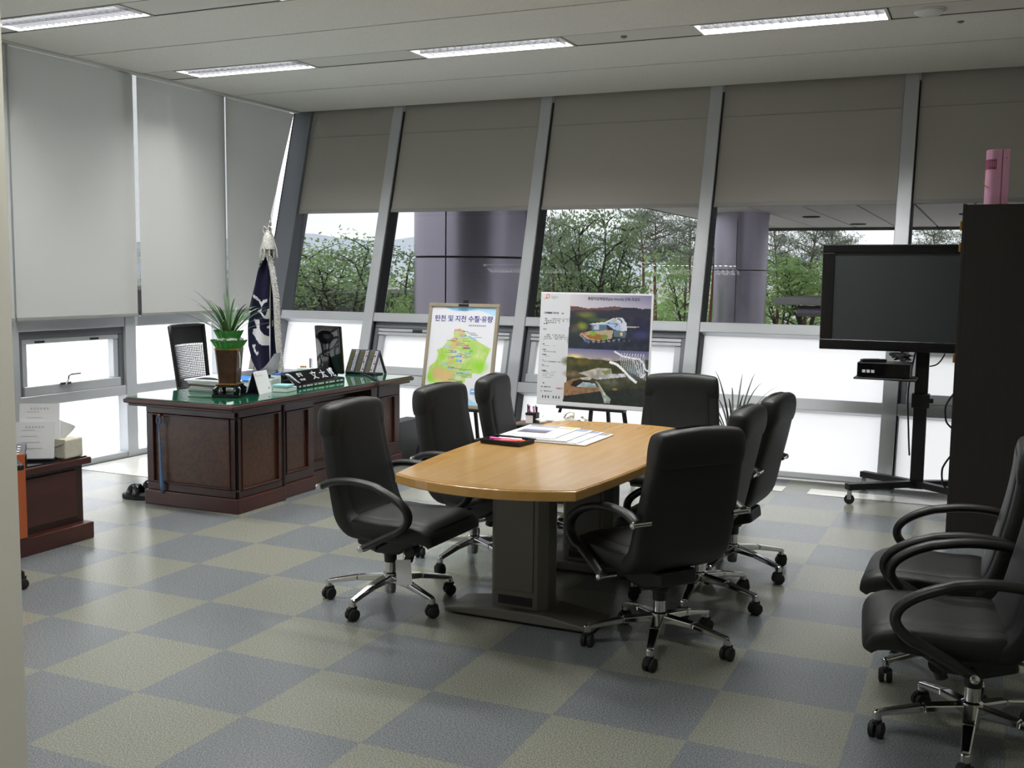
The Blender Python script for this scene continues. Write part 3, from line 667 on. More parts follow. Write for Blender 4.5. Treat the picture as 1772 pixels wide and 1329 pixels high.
for k in range(8):
    a = .15*k
    MB().grid(lambda u, v: (-.09+.17*u*math.cos(a*.3), -.08+.16*v+.01*k, .07+.006*k+(.055+.012*k)*u*u), 6, 3).build('sheet', M_white, t, smooth='all', fix=False)
MB().box(-.1, .08, -.09, .09, 0, .068).build('sheet_stack', M_palegreen, t, bev=.003)
t = thing('desk_calendar', 'white tent-shaped desk calendar with a thin gold line', 'calendar', (-.285, 2.06, ZD), .22)
W_ = .105
m = MB(); m.prism([(-.0, .155), (.045, 0), (.049, 0), (.004, .155)], -W_, W_, f=lambda a, b, c: (a, c, b)); m.build('front_page', M_white, t)
m = MB(); m.prism([(-.0, .155), (-.045, 0), (-.049, 0), (-.004, .155)], -W_, W_, f=lambda a, b, c: (a, c, b)); m.prism([(-.045, 0), (.045, 0), (.045, .003), (-.045, .003)], -W_, W_, f=lambda a, b, c: (a, c, b)); m.build('stand_board', mat('navy_card', (30, 26, 60), .6), t)
Mx = Matrix(((0, -math.sin(.282), math.cos(.282), .0055), (1, 0, 0, 0), (0, math.cos(.282), math.sin(.282), .15), (0, 0, 0, 1)))
m = MB(); m.box(-.085, .02, -.026, -.024, 0, .0006, mx=Mx); m.build('gold_line', M_gold, t); m = MB(); m.box(-.085, -.077, -.02, -.006, 0, .0006, mx=Mx); m.box(.055, .085, -.128, -.118, 0, .0006, mx=Mx); m.build('print_mark', mat('grey_print', (150, 150, 150), .6), t)
t = thing('card_box', 'pale blue clear-lidded card box between calendar and nameplate', 'box', (-.21, 2.25, ZD), .12)
MB().box(-.055, .055, -.075, .075, 0, .032).build('box_base', M_palegreen, t, bev=.003); MB().box(-.058, .058, -.078, .03, .032, .052).build('box_lid', M_paleblue, t, bev=.004)
t = thing('card_box', 'small white box holding little stamps behind the nameplate', 'box', (-.86, 3.42, ZD), .1)
MB().box(-.06, .06, -.05, .05, 0, .05).build('box_body', M_palegreen, t, bev=.003)
for k in range(3): MB().cyl((-.045+.02*k, 0, .05), (-.045+.02*k, 0, .066), .008, n=10).build('stamp', M_gold, t, smooth=True)
for k, x in enumerate((.03, .045)): MB().cyl((x, .02, .05), (x, .02, .13), (.006, .003)[k], n=8).build('pen', (M_phone, M_chrome)[k], t, smooth=True)

# lacquer nameplate
t = thing('nameplate', 'long black lacquer nameplate with pale inlaid characters on the desk', 'nameplate', (-.215, 2.70, ZD), .02)
LN = .30
MB().prism([(.0, 0), (-.13, 0), (-.13, .03), (-.0, .03)], -LN, LN, f=lambda a, b, c: (a, c, b)).build('lower_block', M_gloss_black, t, bev=.004)
MB().prism([(-.02, .03), (-.14, .03), (-.14, .115), (-.115, .115)], -LN-.01, LN-.02, f=lambda a, b, c: (a, c, b)).build('name_face', M_gloss_black, t, bev=.003)
sl = math.atan2(.095, .085)
Mf = Matrix(((0, -math.cos(sl), math.sin(sl), -.0655), (1, 0, 0, 0), (0, math.sin(sl), math.cos(sl), .0735), (0, 0, 0, 1)))
for body, x, s_, yy in (('文', -.03, .085, -.03), ('太', .09, .085, -.03), ('見', .205, .085, -.03), ('한국', -.195, .038, .008), ('지역', -.195, .038, -.045)):
    text_mesh('inlay_character', body, s_, M_inlay, t, Mf @ Matrix.Translation((x, yy, .001)), bold=.0006)
m = MB(); m.tube([Mf @ Vector((-.32+.1*s, .04-.09*s+.012*math.sin(6*s), .002)) for s in np.linspace(0, 1, 9)], [.003, .008, .011, .012, .01, .009, .007, .005, .002], 6); m.build('inlay_crane', M_inlay, t, smooth='all')
m = MB(); m.tube([Mf @ Vector((.265+.02*math.cos(a), .01+.03*math.sin(a), .002)) for a in np.linspace(.5, 4.5, 9)], [.003, .008, .01, .01, .009, .008, .007, .005, .002], 6); m.build('inlay_crane', M_inlay, t, smooth='all')
for k in range(12):
    MB().box(-.0005, .0012, -.28+.05*k, -.255+.05*k+.01*(k % 3), .010, .022).build('inlay_motif', M_inlay, t)

# monitor seen from behind
t = thing('desk_monitor', 'glossy black flat monitor seen from behind on the big desk', 'monitor', (-.655, 3.47, ZD), .0)
A = Matrix.Rotation(R(-12), 4, 'Z') @ Matrix.Translation((0, 0, .2)) @ Matrix.Rotation(R(5), 4, 'X')
MB().box(-.15, .15, -.018, .018, -.19, .21, mx=A).build('screen_shell', M_gloss_black, t, bev=.012, seg=3)
MB().grid(lambda u, v: tuple(A @ Vector((-.135+.27*u, -.022-.024*math.sin(PI*u)*math.sin(PI*min(1, v*1.1)), -.17+.36*v))), 14, 14).build('rear_bulge', M_gloss_black, t, smooth='all')
MB().box(-.035, .035, -.06, -.02, .03, .16).build('stand_neck', M_gloss_black, t, bev=.01); MB().lathe([(.07, 0), (.07, .008), (.06, .016), (.03, .03)], 28).build('stand_base', M_gloss_black, t, smooth=True)
MB().tube(smooth_path([(-.02, -.05, .12), (-.06, -.1, .05), (-.13, -.1, .01), (-.2, -.05, .008)]), .004, 6).build('cord', M_rubber, t, smooth=True)

# telephone with two key modules
t = thing('key_telephone', 'dark grey office telephone with three tilted key panels', 'telephone', (-.445, 3.6, ZD), -.03)
TL = Matrix.Translation((0, 0, .012)) @ Matrix.Rotation(R(62), 4, 'X')
for k in range(3):
    px = -.098+.098*k
    P = TL @ Matrix.Translation((px, 0, 0)) @ Matrix.Shear('XY', 4, (.0, 0)) 
    md = MB().box(-.046, .046, 0, .215, -.012, .008, mx=P).build('key_module', M_phone, t, bev=.004)
    for q in (0, 1): MB().box(-.036, .0, .02+.1*q, .095+.1*q, .0085, .0095, mx=P).build('label_window', M_lcd, md)
    m = MB(); mr = MB()
    for r_ in range(14):
        for c_ in range(2):
            tgt = mr if (r_*2+c_+k) % 9 == 4 and k else m
            tgt.box(.010+c_*.016, .019+c_*.016, .014+r_*.0138, .022+r_*.0138, .008, .0105, mx=P)
    m.build('keys', M_key, md)
    if mr.v: mr.build('red_keys', M_keyred, md)
MB().box(-.145, .145, .0, .14, 0, .012).build('base_plate', M_plastic, t, bev=.003)
for x in (-.13, .13): MB().bar((x, .1, .2), (x+.02, .17, .002), .012, .02).build('support_leg', M_plastic, t)

# mesh task chair behind the desk
def task_chair(x, y, th, base_deg, label):
    t = thing('task_chair', label, 'chair', (x, y, 0), th)
    MB().rings(loft(smooth_path([(-.2, .45, .02, .2), (-.15, .46, .035, .235), (.1, .46, .038, .245), (.24, .455, .03, .235), (.27, .44, .015, .22)]))).build('seat', M_leather, t, smooth=50)
    def bp(u, v): y_ = (-1+2*u)*(.21+.025*v); return (-.23-.07*v+.05*(2*u-1)**2*1.0, y_, .56+.58*v)
    fr = MB(); fr.tube([bp(0, s) for s in np.linspace(0, 1, 8)]+[bp(s, 1) for s in np.linspace(.1, .9, 8)]+[bp(1, 1-s) for s in np.linspace(0, 1, 8)]+[bp(1-s, 0) for s in np.linspace(.1, .9, 8)], .017, 8, closed=True); bf = fr.build('back_frame', M_plastic, t, smooth='all')
    m = MB()
    for k in range(1, 26): m.tube([bp(k/26, s) for s in np.linspace(.03, .74, 5)], .0034, 4, caps=False)
    for k in range(1, 28): m.tube([bp(s, .03+.7*k/28) for s in np.linspace(.02, .98, 7)], .0034, 4, caps=False)
    tag(m.build('mesh_net', M_plastic, bf), kind='stuff')
    MB().grid(lambda u, v: bp(u, .74+.26*v), 10, 3).build('top_pad', M_plastic, bf, smooth='all')
    MB().bar((-.2, 0, .6), (-.05, 0, .4), .06, .03).build('back_bracket', M_plastic, t, bev=.005)
    MB().box(-.12, .12, -.1, .1, .37, .43).build('tilt_mechanism', M_plastic, t, bev=.01)
    for s in (-1, 1):
        MB().bar((0, s*.26, .43), (-.02, s*.27, .63), .05, .02).bar((0, s*.1, .42), (0, s*.26, .43), .04, .02).build('arm_post', M_plastic, t, bev=.005); MB().box(-.14, .12, s*.27-.04, s*.27+.04, .63, .66).build('arm_pad', M_plastic, t, bev=.01)
    MB().lathe([(.025, .4), (.025, .2), (.035, .18), (.035, .07)], 16).build('gas_column', M_plastic, t, smooth=True)
    for k in range(5):
        a = R(base_deg+72*k)-th; link('base_arm', me_bspoke, t, rz=a); link('caster', me_caster, t, (.312*math.cos(a), .312*math.sin(a), 0), a+k)
    return t
me_bspoke = MB().bar((.02, 0, .12), (.315, 0, .085), .055, .04, w2=.032, h2=.024).cyl((.312, 0, .09), (.312, 0, .058), .015, n=10).mesh('base_arm', M_plastic, bev=.006)
task_chair(-1.47, 2.98, .12, 20, 'black mesh-backed office chair behind the big desk')
task_chair(-.09, -.54, 2.6, 67, 'office chair at the left edge, only its black caster showing')

# sandals and shoehorn
def sandal(x, y, rz, label):
    t = thing('sandal', label, 'sandal', (x, y, .001), rz, 'pair of black sandals beside the desk'); t.scale = (1.12, 1.12, 1.2)
    so = [(.135*math.cos(a), (.05+.008*math.cos(a))*math.sin(a)) for a in np.linspace(0, 2*PI, 28, endpoint=False)]
    MB().prism(so, 0, .028).build('sole', M_rubber, t, bev=.006)
    for q, (a, b) in enumerate(((.0, .055), (.06, .02))):
        MB().tube([(a+(b-a)*s+.01*math.sin(s*PI), .052*math.cos(s*PI), .026+.058*math.sin(s*PI)) for s in np.linspace(0, 1, 11)], .02, 8, flat=((1, 0, 0), 1.1, .22)).build('strap', M_gloss_black, t, smooth='all')
    for s in (.35, .5, .65): MB().lathe([(.006, 0), (.006, .004), (.0, .006)], 8, .02, .052*math.cos(s*PI)).build('stud', M_chrome, t).location = (0, 0, .026+.06*math.sin(s*PI))
    return t
sandal(-.98, 1.63, .2+PI, 'black sandal beside the desk, nearer of the pair'); sandal(-.99, 1.79, .3+PI, 'black sandal beside the desk, farther of the pair')
t = thing('shoehorn', 'long blue shoehorn hanging on the side of the desk', 'shoehorn', (-.715, 1.538, .62), 0)
MB().cyl((0, .012, .0), (0, -.012, 0), .012, n=12).build('peg', M_orange, t, smooth=True)
MB().tube([(.018*math.cos(a), -.012, -.035+.026*math.sin(a)) for a in np.linspace(0, 2*PI, 14, endpoint=False)], .006, 6, closed=True).build('grip_ring', mat('shoehorn_blue', (70, 105, 150), .35), t, smooth='all')
MB().tube([(.0, -.013, -.06), (.004, -.012, -.2), (.008, -.011, -.35), (.014, -.011, -.47), (.018, -.011, -.535)], [.006, .008, .011, .018, .012], 8, flat=((1, 0, 0), 1, .25)).build('blade', MATS['shoehorn_blue'], t, smooth='all')

# computer tower at the right end of the desk
t = thing('computer_tower', 'grey computer tower with loose cables at the far end of the desk', 'computer', (-.19, 3.9, 0), 0)
MB().box(-.09, .06, -.17, .2, .012, .34).build('case', M_plastic, t, bev=.006)
MB().box(-.085, .055, -.174, -.17, .02, .335).build('rear_plate', M_alu_dark, t)
MB().box(-.06, .03, -.19, -.174, .24, .275).build('video_plug', M_bluepen, t, bev=.004)
for k in range(4): MB().box(-.07, .03, -.177, -.174, .05+.03*k, .065+.03*k).build('slot_cover', M_alu, t)
for k in range(3): MB().tube(smooth_path([(-.02+.02*k, -.185, .25-.05*k), (.05+.03*k, -.24, .2-.04*k), (.1, -.2, .06), (.06+.03*k, -.28, .012), (-.05, -.36-.03*k, .01)]), .004, 6).build('cable', (M_rubber, M_white, M_rubber)[k], t, smooth=True)
for x, y in ((-.06, -.13), (.03, -.13), (-.06, .16), (.03, .16)): MB().lathe([(.012, 0), (.012, .012)], 8, x, y).build('rubber_foot', M_rubber, t)

# ------------------------------------------------------------------ display boards on easels
def noise2(h, w, cells, seed):
    g = np.random.default_rng(seed); a = g.random((cells+2, cells+2)); yy = np.linspace(0, cells, h); xx = np.linspace(0, cells, w)
    y0 = yy.astype(int); x0 = xx.astype(int); fy = (yy-y0)[:, None]; fx = (xx-x0)[None, :]
    A = a[y0][:, x0]; B = a[y0][:, x0+1]; Cc = a[y0+1][:, x0]; Dd = a[y0+1][:, x0+1]
    return (A*(1-fx)+B*fx)*(1-fy)+(Cc*(1-fx)+Dd*fx)*fy
def blob(img, cx, cy, rx, ry, col, a=1., soft=.35):
    h, w = img.shape[:2]; yy, xx = np.mgrid[0:h, 0:w]; d = np.sqrt((((xx+.5)/w-cx)/rx)**2+(((yy+.5)/h-cy)/ry)**2)
    k = (np.clip((1-d)/soft, 0, 1)*a)[..., None]; img[:] = img*(1-k)+np.array(col)*k
def line(img, pts, wd, col, a=1.):
    for (x1, y1), (x2, y2) in zip(pts[:-1], pts[1:]):
        L_ = math.hypot(x2-x1, y2-y1) or 1e-6; nx, ny = -(y2-y1)/L_*wd, (x2-x1)/L_*wd
        fill(img, [(x1+nx, y1+ny), (x2+nx, y2+ny), (x2-nx, y2-ny), (x1-nx, y1-ny)], col, a)
def easel(x, y, h, half, tray_z, label, group, rz=0):
    t = thing('easel', label, 'easel', (x, y, 0), rz, group)
    fy = .0
    for s in (-1, 1): MB().bar((s*.05, .13, h), (s*half, -.10, .0), .028, .02).build('front_leg', M_plastic, t)
    MB().bar((0, .14, h-.02), (.0, .42, .0), .028, .02).build('rear_leg', M_plastic, t)
    MB().bar((0, .125, h-.05), (0, -.07, tray_z-.25), .03, .016).build('centre_bar', M_plastic, t)
    k = tray_z/h; ty = -.10+.23*k
    MB().box(-.29, .29, ty-.06, ty+.01, tray_z-.02, tray_z).build('tray_bar', M_plastic, t, bev=.003)
    cl = MB().box(-.045, .045, .085, .13, h-.005, h+.012).build('top_clamp', M_plastic, t, bev=.004)
    MB().box(-.018, .018, .12, .15, h-.01, h+.045).build('clamp_knob', M_plastic, cl, bev=.004)
    return t
RX = Matrix.Rotation(R(90), 4, 'X')
# framed map
W_, H_ = .66, .88
MAPX, MAPY, MAPZ, TILT1 = .025, 3.80, .487, R(11.5)
t = thing('framed_map', 'framed white poster with a green and orange catchment map', 'poster', (MAPX, MAPY, MAPZ)); t.rotation_euler = (-TILT1, 0, 0)
m = MB(); m.box(0, W_, -.012, .014, 0, .03); m.box(0, W_, -.012, .014, H_-.03, H_); m.box(0, .03, -.012, .014, .03, H_-.03); m.box(W_-.03, W_, -.012, .014, .03, H_-.03); m.build('frame', M_frame_beige, t, bev=.003, seg=1)
MB().box(.02, W_-.02, 0, .012, .02, H_-.02).build('backing', M_concrete, t)
NW, NH = 120, 165; img = np.full((NH, NW, 3), 226.); img += np.array([-2, -1, 5])
def c3(x, y): xl = 150-.11*(y-90); xr = 903-.097*(y-95); return ((x-xl)/(xr-xl), (y-92)/1170)
fill(img, [c3(*p) for p in ((290, 92), (900, 92), (898, 195), (850, 180), (780, 150), (700, 128), (560, 140), (440, 145), (350, 125))], (176, 214, 238)); fill(img, [c3(*p) for p in ((310, 96), (700, 96), (640, 122), (560, 132), (450, 138), (370, 122))], (140, 196, 232))
out = [c3(*p) for p in ((470, 345), (400, 385), (400, 460), (330, 500), (260, 590), (195, 620), (215, 680), (175, 760), (95, 830), (75, 950), (100, 1005), (200, 1030), (330, 1040), (480, 1020), (520, 1005), (540, 940), (610, 935), (620, 880), (730, 875), (750, 790), (790, 680), (835, 580), (740, 530), (690, 500), (650, 470), (570, 440), (520, 380))]
mask = np.zeros((NH, NW, 3)); fill(mask, out, (1, 1, 1)); nz = noise2(NH, NW, 14, 3)*.6+noise2(NH, NW, 32, 4)*.4
gmap = np.array([150, 196, 70.])[None, None]*(1-nz[..., None])+np.array([206, 222, 160.])[None, None]*nz[..., None]
img = img*(1-mask)+gmap*mask
for p, rx, ry, c in (((700, 800), .16, .09, (132, 205, 40)), ((110, 960), .08, .08, (130, 205, 45)), ((260, 690), .1, .05, (150, 205, 60)), ((640, 570), .1, .1, (170, 200, 110)), ((600, 620), .045, .025, (70, 190, 60))): blob(img, *c3(*p), rx, ry, c, .8, .8)
for p, rx, ry in (((200, 900), .12, .09), ((300, 930), .16, .1), ((430, 530), .1, .05), ((380, 580), .09, .035), ((490, 420), .06, .06), ((350, 770), .07, .03)): blob(img, *c3(*p), rx, ry, (214, 172, 124), .8, .6)
for p in ((430, 640), (470, 690), (450, 940), (480, 740)): blob(img, *c3(*p), .09, .03, (214, 212, 205), .7, .6)
line(img, [c3(505, 400), c3(520, 560), c3(500, 740), c3(410, 830), c3(400, 1010)], .006, (224, 180, 110)); line(img, [c3(480, 420), c3(490, 600), c3(470, 780), c3(405, 900), c3(400, 1000)], .004, (150, 190, 225))
line(img, [c3(570, 440), c3(640, 470), c3(665, 490)], .008, (120, 185, 235)); g = np.random.default_rng(5)
for p, c in (((445, 372), (205, 110, 150)), ((410, 480), (200, 110, 165)), ((540, 565), (215, 120, 150)), ((360, 705), (205, 120, 165)), ((512, 438), (90, 145, 220)), ((400, 632), (90, 145, 220)), ((458, 682), (80, 140, 220)), ((455, 742), (85, 145, 220)), ((358, 828), (80, 140, 225)), ((465, 893), (90, 150, 225)), ((550, 880), (130, 190, 235)), ((560, 648), (130, 160, 220)), ((320, 580), (130, 190, 225)), ((285, 785), (120, 180, 220)), ((450, 1075), (205, 80, 130)), ((345, 1025), (190, 110, 200))):
    x, y = c3(*p); rect(img, x-.045, y-.009, x+.045, y+.009, c); rect(img, x-.04, y-.003, x+.02, y+.003, (235, 235, 245), .6)
for k in range(34):
    x, y = c3(330+g.random()*240, 370+g.random()*640); rect(img, x-.06*g.random(), y, x+.05+.05*g.random(), y+.006, (70, 70, 75), .55)
for k in range(5): x, y = c3(560+20*k, 400+12*k); rect(img, x, y, x+.12, y+.005, (80, 80, 90), .6)
fill(img, [c3(*p) for p in ((330, 1262), (370, 1185), (480, 1165), (560, 1180), (700, 1262))], (150, 205, 236)); blob(img, *c3(520, 1215), .1, .025, (190, 225, 240), .7)
rect(img, .72, .83, .80, .89, (120, 170, 225)); rect(img, .735, .85, .79, .86, (235, 240, 250))
paint('map_print', img, lambda u, v: (.03+(W_-.06)*u, -.002, .03+(H_-.06)*(1-v)), t)
M_ink = mat('ink_blue', (50, 52, 140), .6); M_inkd = mat('ink_dark', (60, 60, 70), .6)
text_mesh('title', '탄천 및 지천 수질·유량', .058, M_ink, t, Matrix.Translation((W_/2+.005, -.0028, H_-.15)) @ RX, 'CENTER', .0004, .0009)
m = MB()
for k in range(9): m.box(.39+.018*k, .403+.018*k, -.0032, -.0028, H_-.19, H_-.178)
tag(m.build('subtitle_marks', mat('ink_grey', (140, 145, 175), .6), t), kind='stuff')
easel(MAPX+.33, 3.86, 1.335, .36, .485, 'black folding easel holding the framed map', 'black easels by the window')

# architecture board
W_, H_ = .955, .905
t = thing('architecture_board', 'white presentation board with two aerial building pictures and a text column', 'poster', (1.06, 3.88, .557), R(-3)); t.rotation_euler = (R(-4), 0, R(-3))
MB().box(0, W_, 0, .012, 0, H_).build('board', M_white, t, bev=.001, seg=1)
NW, NH = 190, 180; img = np.full((NH, NW, 3), 214.); img += np.array([-2, 0, 4])
def c1(x, y): return ((930+x/8.44-940)/197, (500+y/8.44-506)/192)
def c2(x, y): return ((925+x/8.055-940)/197, (590+y/8.055-506)/192)
yy, xx = np.mgrid[0:NH, 0:NW]; U = (xx+.5)/NW; V = (yy+.5)/NH
L0 = .268
sel = (U > L0) & (V < .49); k = np.clip((U-L0)/(1-L0), 0, 1)[..., None]; k2 = np.clip(V/.13, 0, 1)[..., None]
sky = np.array([208, 208, 214.])*(1-k)+np.array([120, 116, 150.])*k; sky = sky*(1-k2*.6)+np.array([206, 196, 206.])*k2*.6
img = np.where(sel[..., None], sky, img)
ridge = [c1(*p) for p in ((540, 235), (640, 240), (800, 265), (1000, 250), (1200, 225), (1330, 240), (1480, 235), (1600, 255), (1740, 245))]
fill(img, ridge+[(1, .487), (L0, .487)], (42, 46, 62))
fill(img, ridge[:6]+[c1(1200, 300), c1(900, 330), c1(540, 330)], (122, 88, 74), .75); fill(img, [c1(*p) for p in ((540, 300), (1740, 260), (1740, 420), (1300, 380), (900, 350), (540, 340))], (50, 50, 66), .8)
nz = noise2(NH, NW, 45, 8); sel = (U > L0) & (V > .2) & (V < .487); 
img = np.where(sel[..., None], img*(.75+.5*nz[..., None]), img)
for p, rx, ry, c in (((780, 360), .12, .04, (120, 122, 62)), ((640, 430), .08, .05, (46, 56, 40)), ((900, 420), .1, .035, (66, 92, 50)), ((730, 520), .07, .05, (140, 155, 52)), ((620, 570), .06, .06, (92, 84, 66)), ((1050, 430), .06, .025, (96, 112, 62)), ((1600, 520), .12, .09, (38, 38, 70)), ((1600, 620), .1, .05, (64, 66, 112)), ((640, 720), .09, .08, (40, 50, 50))): blob(img, *c1(*p), rx, ry, c, .85, .7)
fill(img, [c1(*p) for p in ((700, 620), (980, 560), (1200, 560), (1180, 680), (980, 730), (800, 700))], (176, 160, 132)); fill(img, [c1(*p) for p in ((790, 650), (950, 620), (1120, 650), (1030, 710), (860, 700))], (150, 98, 46)); fill(img, [c1(*p) for p in ((720, 605), (810, 610), (770, 650))], (176, 108, 52))
blob(img, *c1(900, 620), .035, .03, (128, 160, 52), .9); blob(img, *c1(1070, 665), .04, .03, (112, 140, 60), .8)
fill(img, [c1(*p) for p in ((870, 500), (1090, 480), (1110, 560), (1000, 580), (880, 590))], (90, 112, 132)); fill(img, [c1(*p) for p in ((905, 510), (990, 500), (985, 560), (910, 565))], (176, 190, 190)); fill(img, [c1(*p) for p in ((1200, 560), (1390, 560), (1380, 665), (1210, 650))], (90, 110, 120)); fill(img, [c1(*p) for p in ((1300, 590), (1340, 590), (1340, 640), (1300, 640))], (216, 190, 150))
fill(img, [c1(*p) for p in ((845, 485), (1080, 452), (1190, 392), (1320, 380), (1390, 465), (1398, 560), (1330, 572), (1210, 555), (1110, 490), (880, 502))], (168, 186, 214)); fill(img, [c1(*p) for p in ((1190, 392), (1320, 380), (1390, 465), (1398, 560), (1330, 572), (1290, 470), (1220, 430))], (206, 208, 222)); blob(img, *c1(1215, 415), .02, .02, (180, 180, 140), .9); line(img, [c1(1250, 395), c1(1310, 420), c1(1320, 460)], .006, (84, 92, 120)); line(img, [c1(1110, 465), c1(1260, 475), c1(1220, 520)], .004, (90, 110, 140)); line(img, [c1(850, 487), c1(1080, 455), c1(1200, 390)], .003, (236, 236, 232))
line(img, [c1(1400, 510), c1(1570, 505)], .005, (190, 180, 150)); line(img, [c1(700, 640), c1(800, 730), c1(1000, 740), c1(1300, 690)], .005, (200, 200, 200), .7)
for q in range(9): blob(img, *c1(800+75*q, 745-7*q), .012, .016, (24, 34, 40), .9)
for q in range(9): blob(img, *c1(840+75*q, 755-7*q), .008, .01, (120, 140, 150), .6)
blob(img, *c1(810, 735), .03, .015, (80, 100, 170), .8)
# lower picture
sel = (U > L0) & (V > .487); k = np.clip((U-L0)/(1-L0), 0, 1)[..., None]; k2 = np.clip((V-.487)/.08, 0, 1)[..., None]
sky = np.array([112, 116, 158.])*(1-k2)+np.array([186, 172, 164.])*k2; sky = sky*(1-.35*k)+np.array([60, 62, 110.])*.35*k; img = np.where(sel[..., None], sky, img)
blob(img, *c2(650, 190), .09, .03, (250, 226, 150), .95, .9)
fill(img, [c2(540, 200), c2(900, 215), c2(1200, 225), c2(1690, 190), (1, 1), (L0, 1)], (62, 62, 40)); nz = noise2(NH, NW, 40, 21)
for p, rx, ry, c in (((560, 260), .08, .05, (84, 88, 42)), ((760, 260), .1, .05, (104, 92, 36)), ((1000, 270), .1, .05, (72, 78, 36)), ((620, 430), .1, .04, (132, 112, 84)), ((1200, 520), .14, .06, (104, 108, 92)), ((1400, 600), .16, .09, (50, 54, 46)), ((1500, 350), .13, .12, (96, 112, 122)), ((1640, 300), .06, .1, (58, 62, 84))): blob(img, *c2(*p), rx, ry, c, .85, .8)
fill(img, [c2(*p) for p in ((515, 560), (620, 500), (760, 470), (1040, 600), (1040, 640), (800, 690), (515, 740))], (146, 112, 82)); fill(img, [c2(*p) for p in ((515, 740), (800, 690), (1060, 640), (1690, 560), (1690, 870), (500, 850))], (40, 46, 44)); fill(img, [c2(*p) for p in ((610, 590), (640, 530), (760, 490), (960, 540), (990, 600), (700, 610))], (42, 34, 24)); fill(img, [c2(*p) for p in ((700, 600), (790, 530), (960, 545), (985, 590), (860, 605))], (176, 196, 202)); fill(img, [c2(*p) for p in ((820, 590), (960, 560), (980, 600), (860, 606))], (150, 166, 172)); fill(img, [c2(*p) for p in ((745, 480), (850, 455), (930, 470), (880, 500), (770, 505))], (190, 190, 178))
fill(img, [c2(*p) for p in ((710, 415), (1010, 325), (1180, 330), (1190, 400), (1380, 390), (1390, 430), (980, 490), (830, 445))], (176, 170, 160)); fill(img, [c2(*p) for p in ((1040, 370), (1170, 340), (1180, 395), (1080, 405))], (122, 140, 86)); fill(img, [c2(*p) for p in ((1190, 400), (1380, 385), (1390, 430), (1000, 485), (960, 470))], (190, 192, 196))
fill(img, [c2(*p) for p in ((960, 500), (1010, 530), (1120, 680), (1190, 740), (1180, 800), (1100, 800), (1070, 700), (1010, 580))], (150, 160, 148)); blob(img, *c2(1140, 745), .03, .03, (176, 186, 180), .9); line(img, [c2(1010, 545), c2(1080, 640), c2(1120, 720)], .005, (200, 205, 190)); blob(img, *c2(1240, 605), .03, .012, (190, 150, 70), .8); blob(img, *c2(1060, 840), .04, .02, (110, 120, 120), .8); fill(img, [c2(*p) for p in ((520, 840), (1200, 870), (520, 880))], (30, 34, 34))
sel = (U > L0) & (V > .56); img = np.where(sel[..., None], img*(.8+.4*nz[..., None]), img)
line(img, [c2(1150, 240), c2(1250, 265), c2(1350, 340), c2(1440, 430), c2(1540, 500)], .011, (250, 252, 252)); line(img, [c2(1210, 95), c2(1330, 155), c2(1450, 175), c2(1570, 185), c2(1620, 240), c2(1650, 320), c2(1690, 335)], .007, (240, 242, 248))
for q in range(13): a = 1300+28*q; line(img, [c2(a, 150+.2*q), c2(a+10, 230+.4*(a-1300)), c2(a+25, 300+.5*(a-1300))], .0028, (214, 220, 228), .8)
for q in range(4): line(img, [c2(1480+45*q, 200), c2(1540+30*q, 330), c2(1590+12*q, 430), c2(1660, 370)], .003, (232, 236, 242), .9)
for q in range(9): line(img, [c2(1310+38*q, 150), c2(1320+38*q, 115)], .003, (230, 230, 240))
rect(img, 0, .968, 1, 1, (222, 222, 226)); rect(img, 0, 0, 1, .012, (226, 226, 230)); rect(img, .99, 0, 1, 1, (218, 220, 222))
for yv, n, x1 in ((.23, 3, .255), (.375, 3, .245), (.435, 0, .2), (.47, 1, .17), (.523, 1, .16), (.565, 1, .12), (.612, 1, .25), (.655, 1, .11), (.705, 4, .17)): textlines(img, .04, x1, yv, n, .0165, (120, 124, 132), .5, .8, int(yv*1000))
for yv, x1 in ((.272, .075), (.325, .065), (.415, .06), (.468-.012, .055), (.508, .065), (.552, .07), (.6, .06), (.645, .06), (.693, .085)): textlines(img, .032, x1, yv, 1, .018, (70, 72, 80), .55, .95, int(yv*2000))
textlines(img, .03, .17, .175, 1, .02, (60, 62, 70), .6, .9, 3); textlines(img, .18, .235, .178, 1, .02, (100, 100, 110), .5, .7, 4)
textlines(img, .03, .17, .838, 1, .02, (80, 82, 90), .55, .95, 31); textlines(img, .03, .145, .876, 1, .02, (90, 92, 100), .55, .95, 32)
for x in (.045, .072, .099, .148, .172, .2): rect(img, x, .925, x+.012, .945, (50, 52, 60))
textlines(img, .032, .07, .806, 1, .02, (60, 62, 70), .6, .9, 33)
paint('board_print', img, lambda u, v: (.004+(W_-.008)*u, -.0008, .004+(H_-.008)*(1-v)), t)
M_inkred = mat('ink_red', (205, 70, 40), .6); M_inkmar = mat('ink_maroon', (170, 40, 60), .6)
T = lambda u, v: Matrix.Translation((W_*u, -.0014, H_*(1-v))) @ RX
text_mesh('title', '종합직업체험관(Job World) 건축 조감도', .0265, M_inkd, t, T(.66, .06), 'CENTER', .0003, .0004)
text_mesh('logo_letter', 'D', .05, M_inkred, t, T(.04, .055) @ Matrix(((1, .25, 0, 0), (0, 1, 0, 0), (0, 0, 1, 0), (0, 0, 0, 1))), extrude=.0003); MB().prism([(-.012, -.004), (.04, .0), (.041, .002), (-.012, -.001)], 0, .0005, f=lambda a, b, c: tuple(T(.04, .055) @ Vector((a, b, c)))).build('logo_swash', M_inkred, t)
text_mesh('logo_word', '·light', .034, mat('ink_lightgrey', (150, 152, 156), .6), t, T(.088, .055), extrude=.0003); text_mesh('firm_name', 'SAMOO', .016, M_inkmar, t, T(.178, .855), extrude=.0003, bold=.0004)
easel(1.53, 3.92, 1.45, .40, .555, 'black folding easel holding the architecture board', 'black easels by the window', R(-3))

